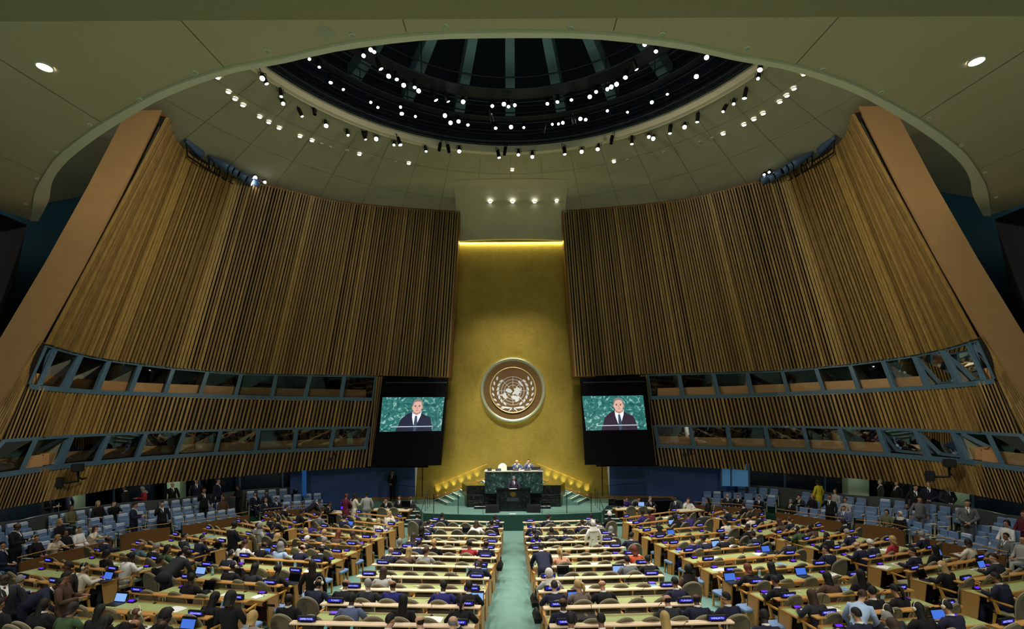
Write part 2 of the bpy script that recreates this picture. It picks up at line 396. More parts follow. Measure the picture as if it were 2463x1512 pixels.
def windows(side, sgn, tl, sl, mul, u0, u1, name):
    P = (lambda p: p) if sgn < 0 else mir
    us = [u0 + (u1 - u0) * i / 40 for i in range(41)]
    # booth shell: back wall, floor, ceiling, counter
    bk = MB()
    bk.loft([[P(wp(sl, u, 2.2) + Vector((0, 0, -.1))) for u in us], [P(wp(tl, u, 2.2) + Vector((0, 0, .5))) for u in us]], False, False)
    bk.loft([[P(wp(tl, u, .12) + Vector((0, 0, .02))) for u in us], [P(wp(tl, u, 2.3) + Vector((0, 0, .02))) for u in us]], False, False)
    bk.loft([[P(wp(sl, u, .12) - Vector((0, 0, .03))) for u in us], [P(wp(sl, u, 2.3) - Vector((0, 0, .03))) for u in us]], False, False)
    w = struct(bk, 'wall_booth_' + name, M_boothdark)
    ct = MB(); hz = 0.46
    ct.loft([[P(wp(sl, u, .34)) for u in us], [P(wp(sl, u, .34) + Vector((0, 0, hz))) for u in us], [P(wp(sl, u, .38) + Vector((0, 0, hz))) for u in us], [P(wp(sl, u, .9) + Vector((0, 0, hz - .08))) for u in us]], False, False)
    ct.build('counter', M_counter, w)
    rl = MB()
    for lv, h0, h1, o0, o1 in ((sl, -.19, .0, -.03, .16), (tl, -.10, .02, -.02, .12)):
        rl.loft([[P(wp(lv, u, o0) + Vector((0, 0, h0))), P(wp(lv, u, o1) + Vector((0, 0, h0))), P(wp(lv, u, o1) + Vector((0, 0, h1))), P(wp(lv, u, o0) + Vector((0, 0, h1)))] for u in us])
    rl.build('frame_rail', M_rail, w)
    for k, (ut, ub) in enumerate(mul):
        m = MB(); hw = 6.5
        tt, bb = [], []
        for du, o in ((-hw, -.02), (hw, -.02), (hw, .14), (-hw, .14)):
            sc_ = planD(ut); d = du * 22 / sc_ * 0.9
            tt.append(P(wp(tl, ut + d, o))); bb.append(P(wp(sl, ub + d, o)))
        m.hexa(bb + tt)
        WN[0] += 1
        if k < len(mul) - 1:
            nt, nb = mul[k + 1]
        else: nt, nb = u1 + 6, u1
        g = MB(); g.quad(P(wp(sl, ub, .30)), P(wp(sl, nb, .30)), P(wp(tl, nt, .04)), P(wp(tl, ut, .04)))
        wo = struct(g, 'window_%d' % WN[0], M_glass if name.startswith('upper') else M_glass2)
        m.build('mullion', M_rail, wo)
        if name.startswith('upper') or k in (0, 1, 2, 5, 9):
            pt = MB(); a, b = wp(sl, ub, .16), wp(tl, ut, .16); a2, b2 = wp(sl, ub, 2.2), wp(tl, ut, 2.2)
            pt.quad(P(a), P(a2), P(b2), P(b)); pt.build('booth_partition', M_partition, wo)
def end_strip(side, sgn):
    P = (lambda p: p) if sgn < 0 else mir
    q = MB(); q.loft([[P(at(u0, v, 28.55)) for u0 in (880, 1030)] for v in (1124, 900)], False, False)
    w = struct(q, 'wall_end_' + side, M_backing)
    m = MB(); vals = []; r = random.Random(4)
    for k in range(3):
        a0, b0 = 906 + k * 5.4, 884 + k * 4.6
        t0, t1, u0, u1 = at(a0, 905, 28.2), at(a0 + 3.4, 905, 28.2), at(b0, 1121, 27.6), at(b0 + 3.0, 1121, 27.6)
        d = Vector((0, .4, 0)); m.hexa([P(x) for x in (u0, u1, u1 + d, u0 + d, t0, t1, t1 + d, t0 + d)]); vals += [r.random()] * 6
    me = m.mesh('slats', M_slat); slat_attr(me, vals); link('slats', me, w)
for side, sgn in (('left', -1), ('right', 1)):
    end_strip(side, sgn)
    make_upper(side, sgn)
    cband(side, sgn, 'low1', 'bottom2', 'wall_band_upper_' + side, 60, 903)
    cband(side, sgn, 'low2', 'bottom3', 'wall_band_lower_' + side, -60, 888)
    windows(side, sgn, 'upper_bottom', 'sill1', MUL1, 72, 905, 'upper_' + side)
    windows(side, sgn, 'bottom2', 'sill2', MUL2, -100, 886, 'lower_' + side)
    P = (lambda p: p) if sgn < 0 else mir
    # leaning tan beam at the near end of the slatted wall
    def br(z):   # right edge of the face
        k = (12.0 - z) / 9.05
        return Vector((-13.5 - 3.3 * k - 0.5 * k * k, 19.25 - 1.1 * k, ZC + z))
    b = MB(); rings = []
    for z in (12.12, 9, 6, 3, 1, -1):
        r = br(z); wd = 1.34 + 0.10 * (12 - z) / 9.4
        rings.append([P(r), P(r + Vector((-wd, .0, 0.0))), P(r + Vector((-wd - .5, .9, 0))), P(r + Vector((-.72, .9, 0)))])
    struct(b.loft(rings), 'wall_beam_' + side, M_beam)
    # slatted cheek that closes the booths beside the beam
    ck = MB(); vals = []; r = random.Random(9)
    A = [at(97, 822, 18.5), at(45, 900, 18.25), at(2, 970, 18.0), at(-45, 1045, 17.6)]
    Bq = [at(108, 826, 18.8), at(62, 931, 18.55), at(34, 996, 18.3), at(6, 1057, 18.1)]
    A = [p + Vector((0, .05, 0)) for p in A]
    bk = MB(); bk.loft([[P(p + Vector((0, .03, 0))) for p in A], [P(p + Vector((0, .03, 0))) for p in Bq]], False, False)
    cw = struct(bk, 'wall_cheek_' + side, M_backing)
    for i in range(7):
        f0, f1 = i / 7, (i + .66) / 7
        for a, b, c, d in zip(A, A[1:], Bq, Bq[1:]):
            q = [a.lerp(c, f0), a.lerp(c, f1), b.lerp(d, f1), b.lerp(d, f0)]
            fr = [P(p + Vector((.01, -.06, 0))) for p in q]; ba = [P(p) for p in q]
            ck.hexa(ba + fr); vals += [r.random()] * 6
    me = ck.mesh('slats', M_slat); slat_attr(me, vals); link('slats', me, cw)
    # dark walls behind it
    q = MB(); q.loft([[P((-27, 24.2, ZC + 3.8)), P((-19.6, 24.2, ZC + 3.8))], [P((-27, 24.2, ZC + 11.5)), P((-18.0, 24.2, ZC + 11.5))]], False, False)
    struct(q, 'wall_teal_' + side, M_teal)
    q = MB()
    q.loft([[P((-19.6, -3, 0)), P((-19.6, 17.5, 0)), P((-27, 24, 0))], [P((-19.6, -3, ZC + 8.1)), P((-19.6, 20.2, ZC + 8.1)), P((-27, 24.2, ZC + 8.1))]], False, False)
    struct(q, 'wall_side_' + side, M_darkwall)

# ------------------------------------------------------------------ ceilings
OC, OR = 14.2, 10.9
def zfar(r): return ZC + 13.5 - 0.2 * (r - OR)
def on_far(u, v):
    D = 24.0
    for _ in range(30):
        p = at(u, v, D); z = zfar(math.hypot(p.x, p.y - OC)); a, b = level(u, v)
        D = 0.5 * D + 0.5 * (ZC - z) * F / b
    return at(u, v, D)
def arc(r, z, n=96, a0=-PI, a1=PI): return [(r * math.cos(a0 + (a1 - a0) * k / n), OC + r * math.sin(a0 + (a1 - a0) * k / n), z) for k in range(n + 1)]
mb = MB(); A0, A1 = -0.30, PI + 0.30
mb.loft([arc(r, zfar(r), 96, A0, A1) for r in (OR, 13, 16, 19, 22, 26)], False, False)
ceil = struct(mb, 'ceiling', M_plaster)
j = MB()
def ring_strip(mb, r, w, dz, a0, a1, n=120):
    mb.loft([arc(r - w, zfar(r - w) + dz, n, a0, a1), arc(r + w, zfar(r + w) + dz, n, a0, a1)], False, False)
for r in (12.35, 14.6): ring_strip(j, r, .007, -.01, A0, A1)
for k in range(25):
    a = -0.05 + k * (PI + 0.1) / 24; r0 = OR + .3; 
    c, s = math.cos(a), math.sin(a); tx, ty = -s * .007, c * .007
    j.quad((r0 * c - tx, OC + r0 * s - ty, zfar(r0) - .01), (r0 * c + tx, OC + r0 * s + ty, zfar(r0) - .01), (20 * c + tx, OC + 20 * s + ty, zfar(20) - .01), (20 * c - tx, OC + 20 * s - ty, zfar(20) - .01))
M_joint = mat('dark_joint_line', srgb(96, 92, 70), 0.9, var=0)  # own dark tone of the joints between ceiling panels
j.build('panel_joint', M_joint, ceil)
# apron dropping to the top of the gold wall
ap = MB(); rows_ = []
for y, dz in ((26.9, 0), (27.4, .02), (27.8, .16), (28.15, .36), (28.6, .75), (29.0, 1.25), (29.36, 1.85), (29.75, 1.87)):
    rows_.append([(x, y, zfar(math.hypot(x, y - OC)) - .012 - dz - (.0 if dz == 0 else .004 * x * x * min(1, dz))) for x in (-3.12, -2, -1, 0, 1, 2, 3.12)])
ap.loft(rows_, False, False)
struct(ap, 'ceiling_apron', M_plaster)
# bright rim of the opening
rm = MB(); rm.loft([arc(OR + .02, ZC + 13.46), arc(OR - .16, ZC + 13.48), arc(OR - .18, ZC + 13.8), arc(OR + .05, ZC + 13.8), arc(OR + .02, ZC + 13.44)], False, False)
struct(rm, 'trim_1', M_lip, smooth=False)
# dark dome above
dm = MB(); dm.loft([arc(OR - .12, ZC + 13.6), arc(OR - .2, ZC + 16.0), arc(OR - 1.2, ZC + 17.6), arc(4, ZC + 18.6), arc(.05, ZC + 18.8)], False, False)
dome = struct(dm, 'ceiling_dome', M_dome)
for k in range(26):
    a = 2 * PI * k / 26 + PI / 2; c, s = math.cos(a), math.sin(a); tx, ty = -s, c
    rb = MB(); 
    def rp(r, h, z): return (r * c + tx * h, OC + r * s + ty * h, ZC + z)
    rb.hexa([rp(.6, -.12, 16.3), rp(OR - .4, -.24, 15.0), rp(OR - .4, .24, 15.0), rp(.6, .12, 16.3), rp(.6, -.12, 17.0), rp(OR - .4, -.24, 15.7), rp(OR - .4, .24, 15.7), rp(.6, .12, 17.0)])
    rb.build('rib', M_rib, dome)
# lighting rings
def ring_truss(r, z, lab, wd):
    t = thing('lighting_ring', lab, 'lighting truss', (0, OC, ZC + z))
    for nm, rr, zz, th in (('rail', r - wd, 0, .035), ('rail', r + wd, 0, .035), ('rail', r - wd, .5, .03), ('rail', r + wd, .5, .03)):
        MB().tube([(rr * math.cos(2 * PI * k / 90), rr * math.sin(2 * PI * k / 90), zz) for k in range(91)], th, 6, False).build(nm, M_steel, t, True)
    d = MB()
    d.loft([[( (r + o) * math.cos(2 * PI * k / 90), (r + o) * math.sin(2 * PI * k / 90), .06) for k in range(91)] for o in (-wd * .8, wd * .8)], False, False)
    d.build('walkway', M_steel, t)
    for k in range(30):
        a = 2 * PI * k / 30; c, s = math.cos(a), math.sin(a); o = wd if k % 2 else -wd
        MB().tube([((r + o) * c, (r + o) * s, -.02), ((r + o) * c, (r + o) * s, 1.5)], .022, 5).build('hanger', M_steel, t)
ring_truss(7.75, 14.35, 'inner dark steel lighting ring hanging under the dome ribs', .45)
ring_truss(9.35, 14.25, 'middle dark steel lighting ring between the inner ring and the opening edge', .25)
ring_truss(10.35, 13.75, 'outer dark steel lighting ring along the edge of the ceiling opening', .15)

# near canopy ceiling with its swept rim
Z0, SL = 6.5, 0.0875
def on_near(u, v):
    a, b = level(u, v); D = Z0 / (-b / F - SL); return at(u, v, D)
RN = [(1231.5, 72.6), (1025, 78), (820, 102.3), (672, 137), (537, 163), (410, 205), (328, 246), (242, 295), (176, 342), (131, 381), (98, 430.5), (82, 467), (74, 529)]
RI = [(1231.5, 85.3), (1025, 90.5), (820, 116), (676.5, 148), (545, 174), (410, 223.5), (336, 262), (246, 318), (176, 371), (139, 410), (123, 443), (117, 480), (92, 529)]
Nn = [on_near(*p) for p in RN]; Ni = [on_near(*p) for p in RI]
Nn[0].x = 0; Ni[0].x = 0
Nn = resample(Nn, 40); Ni = resample(Ni, 40)
Nf = [mir(p) for p in Nn[:0:-1]] + Nn; If = [mir(p) for p in Ni[:0:-1]] + Ni
mb = MB()
mb.loft([[Vector((p.x, -4, ZC + Z0 + SL * -4)) for p in Nf], Nf], False, False)
near = struct(mb, 'ceiling_canopy', M_plaster_near)
up = Vector((0, 0, .02)); lo = Vector((0, 0, -.05))
lp = MB(); lp.loft([[p + Vector((0, 0, .3)) for p in Nf], [p + lo for p in Nf], [p + lo for p in If], [p + Vector((0, 0, 1.0)) for p in If]], False, False)
lp.build('canopy_lip', M_lip, near)
sf = MB(); yd = on_near(1231.5, 37).y
sf.box(-22, 22, -4, yd, ZC + Z0 + SL * yd - .9, ZC + Z0 + SL * yd - .06)
sfm = MB(); za, zb = ZC + Z0 + SL * -4 - .06, ZC + Z0 + SL * yd - .06
sfm.hexa([(-19.5, -4, za), (19.5, -4, za), (19.5, yd, zb), (-19.5, yd, zb), (-19.5, -4, za + .05), (19.5, -4, za + .05), (19.5, yd, zb + .05), (-19.5, yd, zb + .05)])
struct(sfm, 'ceiling_soffit', mat('olive_soffit', srgb(158, 146, 112), 0.9, var=0.04))
jn = MB()
for u, v in ((978, 78), (540, 162.5), (243, 294), (104, 420)):
    p = on_near(u, v)
    for s in (-1, 1):
        x = s * abs(p.x); w = .010
        jn.quad((x - w, yd, ZC + Z0 + SL * yd - .006), (x + w, yd, ZC + Z0 + SL * yd - .006), (x + w, p.y - .02, p.z - .006), (x - w, p.y - .02, p.z - .006))
jn.build('panel_joint', M_joint, near)
st = MB(); p = on_near(784, 78)
st.add([(p.x + (.16 + .03 * math.sin(5 * a)) * math.cos(a), p.y + (.16 + .03 * math.cos(4 * a)) * math.sin(a), p.z + SL * .1 * math.sin(a) - .008) for a in [2 * PI * k / 24 for k in range(24)]], [tuple(range(24))])
st.build('stain_patch', M_plaster, near)  # blob-shaped stain on the canopy ceiling, in the other plaster tone

# ------------------------------------------------------------------ recessed downlights
def downlight(p, r, lit, label, group):
    t = thing('recessed_downlight', label, 'ceiling light', p, 0, group)
    MB().lathe([(r * 1.18, .012), (r * 1.18, -.02), (r, -.03), (r * .98, .0)], 20, False).build('trim_ring', M_lip, t)
    MB().lathe([(r, -.012), (.001, -.014)], 20, False).build('lens', M_lamp if lit else M_lampdim, t)
for (u, v), s in (((107, 158), 'left'), ((2349, 144), 'right')):
    p = on_near(u, v); p.z -= .01
    downlight(p, .13, True, 'large bright round downlight in the canopy ceiling, %s side of the hall' % s, 'large canopy downlights')
dim = [(61, 489), (88, 428), (134, 364), (216, 298), (336, 237), (469, 172), (643, 121), (848, 83), (1071, 60), (1372, 65), (1592, 80), (1797, 114), (1979, 165), (2120, 220), (2235, 283), (2312, 348), (2370, 413), (2397, 473)]
for k, (u, v) in enumerate(dim):
    p = on_near(u, v); p.z -= .01
    downlight(p, .052, False, 'small unlit round downlight along the canopy rim, %s from the left' % ordw(k + 1), 'unlit canopy rim downlights')
brt = [(523, 185), (549, 220), (565, 237), (584, 252), (624, 280), (646, 293), (671, 307), (721, 327), (750, 337), (864, 370), (983, 392), (1232, 408), (1477, 388), (1740, 321), (1790, 299), (1814, 286), (1836, 272), (1876, 244), (1893, 229), (1910, 212), (1934, 177)]
for k, (u, v) in enumerate(brt):
    p = on_far(u, v); p.z -= .012
    downlight(p, .085, True, 'lit round downlight in the arc below the ceiling opening, %s from left' % ordw(k + 1), 'lit arc downlights')
for k, u in enumerate((1179, 1233, 1286, 1339)):
    p = at(u, 486 if u < 1300 else 484, 28.15); p.z -= .0
    downlight(p, .08, True, 'lit round downlight above the gold wall, %s of the row from left' % ordw(k + 1), 'downlights above the gold wall')
und = [(773, 345), (794, 353), (835, 361), (894, 375), (952, 388), (1015, 395), (1076, 402), (1107, 404), (1140, 406), (1201, 407), (1264, 407), (1324, 405), (1355, 403), (1387, 400), (1447, 393), (1510, 383), (1568, 371), (1598, 364), (1684, 340), (1712, 331)]
for k, (u, v) in enumerate(und):
    p = on_far(u, v); p.z -= .012
    downlight(p, .07, False, 'unlit dark round downlight in the arc below the ceiling opening, %s from left' % ordw(k + 1), 'unlit arc downlights')

# ------------------------------------------------------------------ stage spotlights under the dome
K = 1 / 2.439
SP_in = [(820 + x * K, y * K) for x, y in [(175, 292), (195, 305), (133, 327), (235, 405), (280, 447), (328, 466), (368, 500), (433, 513), (456, 533), (558, 588), (630, 596), (717, 597), (888, 622), (956, 611), (983, 625), (1020, 617), (1211, 609), (1270, 598), (1352, 586), (1460, 568), (1497, 539), (1563, 523), (1586, 510), (1617, 494), (1669, 455), (1735, 408), (1782, 262), (1848, 302)]]
SP_mid = [(x * K, y * K) for x, y in [(1815, 347), (1873, 394), (1940, 485)]] + [(820 + x * K, y * K) for x, y in [(14, 525), (175, 600), (217, 630), (350, 628), (357, 667), (437, 683), (610, 678), (643, 720), (690, 712), (745, 733), (908, 752), (998, 745), (1073, 748), (1240, 729), (1276, 727), (1302, 720), (1405, 697), (1436, 702), (1563, 650), (1681, 658), (1824, 600), (1915, 553)]] + [(1640 + x * K, y * K) for x, y in [(145, 337), (85, 449)]]
SP_out = [(x * K, y * K) for x, y in [(1539, 460), (1565, 492), (1650, 567), (1661, 608), (1773, 683), (1913, 738)]] + [(820 + x * K, y * K) for x, y in [(42, 793), (145, 818), (207, 815), (311, 850), (349, 850), (500, 888), (694, 888), (928, 925), (1041, 908), (1123, 920), (1313, 905), (1412, 890), (1506, 875), (1707, 845), (1806, 803), (1832, 813), (1930, 783)]] + [(1640 + x * K, y * K) for x, y in [(458, 410), (447, 461), (367, 577), (304, 610), (242, 655), (90, 716), (16, 746)]]
SP_side = {3, 9, 10, 25}
def spot_proto(r):
    b = MB().lathe([(.02, .42), (.07, .40), (.08, .30), (.085, .12), (r * 1.02, .04), (r * 1.12, 0), (r * 1.04, -.005)], 14, False)
    l = MB().lathe([(r * 1.03, .004), (r * .6, -.012), (.001, -.018)], 14, False)
    y = MB().tube([(-.13, 0, .2), (-.13, 0, .52), (.13, 0, .52), (.13, 0, .2)], .014, 5)
    return b.mesh('spot_body', M_black, True), l.mesh('spot_lens', M_lamp), y.mesh('spot_yoke', M_black)
SPM = {r: spot_proto(r * .74) for r in (.075, .095, .115)}
def spot(p, aim, r, label, group, lit=True):
    t = thing('stage_spotlight', label, 'spotlight', p, 0, group)
    t.rotation_mode = 'QUATERNION'; t.rotation_quaternion = (Vector(aim) - Vector(p)).to_track_quat('-Z', 'Y')
    b, l, y = SPM[r]
    link('spot_body', b, t); link('yoke', y, t)
    if lit: link('lens', l, t)
for lst, z, nm in ((SP_in, 13.9, 'inner'), (SP_mid, 13.7, 'middle'), (SP_out, 13.05, 'outer')):
    rr = random.Random(z)
    for k, (u, v) in enumerate(lst):
        p = atz(u, v, ZC + z)
        aim = (p.x * rr.uniform(-.1, .6), rr.uniform(6, 17), rr.uniform(0, 2))
        if nm == 'inner' and k in SP_side: aim = (p.x + rr.choice([-9, 9]), p.y + rr.uniform(2, 6), 0)
        if nm == 'outer' and k % 3 == 1: aim = (p.x * .4 + 3, 22, 0)
        spot(p, aim, rr.choice([.075, .095, .115]) if nm != 'inner' else rr.choice([.095, .115]), 'lit black stage spotlight on the %s lighting ring, %s from the left' % (nm, ordw(k + 1)), 'stage spotlights on the %s ring' % nm)
for k, (u, v) in enumerate([(1056, 362), (1080, 366), (1213, 372), (1185, 295), (1306, 322), (1382, 300), (1470, 345), (757, 275), (878, 330)]):
    p = atz(u, v, ZC + 13.2)
    spot(p, (p.x + (3 if k % 2 else -3), p.y - 2, 0), .095, 'dark unlit stage spotlight hanging at the ceiling opening, %s of the unlit ones from left' % ordw(1 + sorted([1056, 1080, 1213, 1185, 1306, 1382, 1470, 757, 878]).index(u)), 'unlit stage spotlights', False)

# ------------------------------------------------------------------ long floodlights along the wall tops
fl_b = MB().lathe([(.03, 0), (.12, .02), (.15, .3), (.26, .9), (.28, 1.25), (.24, 1.27)], 16, False).mesh('flood_body', mat('flood_blue', srgb(66, 90, 124), 0.4, var=0.1), True)
fl_l = MB().lathe([(.25, 1.24), (.001, 1.22)], 16, False)
fl_l1 = fl_l.mesh('flood_lens', M_blackgloss); fl_l2 = fl_l.mesh('flood_lens_lit', M_lamp)
FLL = [(446, 344), (500, 381), (512, 388), (525, 396), (545, 408), (560, 417), (580, 423)]
for side, s in (('left', -1), ('right', 1)):
    pts = []
    for k, (u, v) in enumerate(FLL):
        a = atz(u, v - 6, ZC + 12.35); a2 = atz(u + 24, v + 8, ZC + 12.15)
        if k == 0: a2 = atz(u + 20, v + 12, ZC + 12.3)
        if s > 0: a, a2 = mir(a), mir(a2)
        t = thing('floodlight', 'long blue-grey floodlight on the %s wall top, %s counting from the tan beam' % (side, ordw(k + 1)), 'floodlight', a, 0, 'floodlights on the %s wall top' % side)
        t.rotation_mode = 'QUATERNION'; t.rotation_quaternion = (a2 - a).to_track_quat('Z', 'Y'); t.scale = (.72, .72, .75)
        link('flood_body', fl_b, t); link('lens', fl_l2 if k == 5 and s < 0 else fl_l1, t)
        pts.append(a + Vector((0, 0.25, -.35)))
    tr = thing('lighting_pipe', 'dark pipe truss holding floodlights on the %s wall top' % side, 'lighting truss', pts[0])
    m = MB(); o = pts[0]
    m.tube([p - o for p in pts], .05, 6); m.tube([p - o + Vector((0, -.1, -.25)) for p in pts], .04, 6); m.build('pipe', M_black, tr)
    n = MB()
    for p in pts: n.tube([p - o + Vector((0, -.1, -.28)), p - o + Vector((0, -.2, .35))], .03, 5)
    n.build('bracket', M_black, tr)
for k, (u, v, r) in enumerate([(614, 427, .115), (637, 438, .095), (1850, 414, .075), (1838, 420, .075)]):
    p = atz(u, v, ZC + 12.2)
    spot(p, (p.x * .2, p.y - 14, 1), r, 'small spotlight on the %s wall top, %s one beyond the floodlights' % ('left' if u < 1231 else 'right', 'nearer' if k in (0, 3) else 'farther'), 'wall top spotlights')
# ------------------------------------------------------------------ floor, stage
def fz(D): return ZC - 4.47 - 0.034 * D if D < 24.5 else ZC - 5.303
SZ = ZC - 4.51   # stage level
mb = MB(); ys = [-14, -6, 2, 8, 14, 20, 24.5, 31]
mb.loft([[(-22, y, fz(y)) for y in ys], [(22, y, fz(y)) for y in ys]], False, False)
struct(mb, 'floor', M_carpet)
# curved stage: front edge bows towards the hall
def sf_y(x): return 24.35 + 0.030 * x * x
xs = [-4.45 + 8.9 * i / 40 for i in range(41)]
mb = MB()
front = [(x, sf_y(x)) for x in xs]
poly = front + [(5.0, 26.6), (5.5, 27.5), (9.5, 27.9), (9.5, 30.6), (-9.5, 30.6), (-9.5, 27.9), (-5.5, 27.5), (-5.0, 26.6)]
mb.prismz(poly, fz(25) - .05, SZ)
stage = struct(mb, 'floor_stage', M_carpet)
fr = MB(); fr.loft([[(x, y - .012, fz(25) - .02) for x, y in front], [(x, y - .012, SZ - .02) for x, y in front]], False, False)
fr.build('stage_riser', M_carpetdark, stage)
# side steps up to the stage
for s in (-1, 1):
    for k in range(4):
        zt = fz(24.5) + (SZ - fz(24.5)) * (k + 1) / 5
        xo, xi = 5.62 - .12 * k, 4.3; yb = 25.3 + .34 * k
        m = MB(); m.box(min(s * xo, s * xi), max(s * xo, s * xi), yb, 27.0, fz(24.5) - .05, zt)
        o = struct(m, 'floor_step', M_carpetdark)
        m = MB(); m.box(min(s * xo, s * xi), max(s * xo, s * xi), yb - .02, yb + .08, zt - .02, zt + .012); m.build('nosing', M_nosing, o)
# ------------------------------------------------------------------ back walls
GD = 29.5
g = MB(); g.quad((-5.75, GD, SZ - .1), (5.75, GD, SZ - .1), (4.6, GD, ZC + 10.9), (-4.6, GD, ZC + 10.9))
gold = struct(g, 'wall_back', M_gold)
for s in (-1, 1):
    m = MB(); m.quad((s * 5.3, GD - .012, SZ), (s * 5.36, GD - .012, SZ), (s * 5.30, GD - .012, ZC), (s * 5.24, GD - .012, ZC)); m.build('wall_seam', mat('seam', srgb(60, 48, 14), .7, var=0), gold)
    b = MB(); pts = [(5.75, GD + .02), (7.4, GD - .1), (9.4, 29.1), (10.9, 28.8), (12.1, 28.5), (12.6, 28.3)]
    b.loft([[(s * x, y, fz(25) - .1) for x, y in pts], [(s * x, y, ZC - 1.6) for x, y in pts]], False, False)
    struct(b, 'wall_navy_' + ('left' if s < 0 else 'right'), M_navy)
    m = MB(); m.loft([[(s * x, y - .03, SZ) for x, y in pts[:3]], [(s * x, y - .03, SZ + .14) for x, y in pts[:3]]], False, False)
    struct(m, 'baseboard_' + ('left' if s < 0 else 'right'), M_stringer)
# ------------------------------------------------------------------ recess under the side galleries
for side, s in (('left', -1), ('right', 1)):
    P = (lambda p: p) if s < 0 else mir
    us = [-100 + i * 20 for i in range(43)]
    m = MB(); m.loft([[P(wp('bottom3', u, 2.6) * 1 - Vector((0, 0, 4))) for u in us], [P(wp('bottom3', u, 2.6) + Vector((0, 0, .6))) for u in us]], False, False)
    rw = struct(m, 'wall_recess_' + side, M_recess)
    m = MB(); m.loft([[P(wp('bottom3', u, .0) + Vector((0, 0, .02))) for u in us], [P(wp('bottom3', u, 2.7) + Vector((0, 0, .02))) for u in us]], False, False)
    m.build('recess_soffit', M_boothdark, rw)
    # dark reflective glass wall with posts
    k = 0
    for u0 in range(-60, 740, 80):
        WN[0] += 1
        m = MB(); a, b = wp('bottom3', u0, 2.0), wp('bottom3', u0 + 80, 2.0)
        m.quad(P(a - Vector((0, 0, 3))), P(b - Vector((0, 0, 3))), P(b), P(a))
        wo = struct(m, 'window_%d' % WN[0], M_glass)
        q = MB(); c = wp('bottom3', u0, 1.98)
        q.hexa([P(c + Vector(v)) for v in ((-.04, -.03, -3), (.04, -.03, -3), (.04, .03, -3), (-.04, .03, -3), (-.04, -.03, 0), (.04, -.03, 0), (.04, .03, 0), (-.04, .03, 0))])
        q.build('mullion', M_rail, wo)
    for ui, ua, ub in (((0, 220, 256), (1, 419, 449)) if s < 0 else ((0, 2223, 2254), (1, 2022, 2053))):
        um = ua if s < 0 else 2463 - ub; un = ub if s < 0 else 2463 - ua
        a, b = wp('bottom3', um, 1.5), wp('bottom3', un, 1.5)
        d = Vector((0, .5, 0)); dn = Vector((0, 0, -3)); upv = Vector((0, 0, .6))
        q = MB(); q.hexa([P(a + dn), P(b + dn), P(b + dn + d), P(a + dn + d), P(a + upv), P(b + upv), P(b + upv + d), P(a + upv + d)])
        struct(q, 'column', M_palegreen)

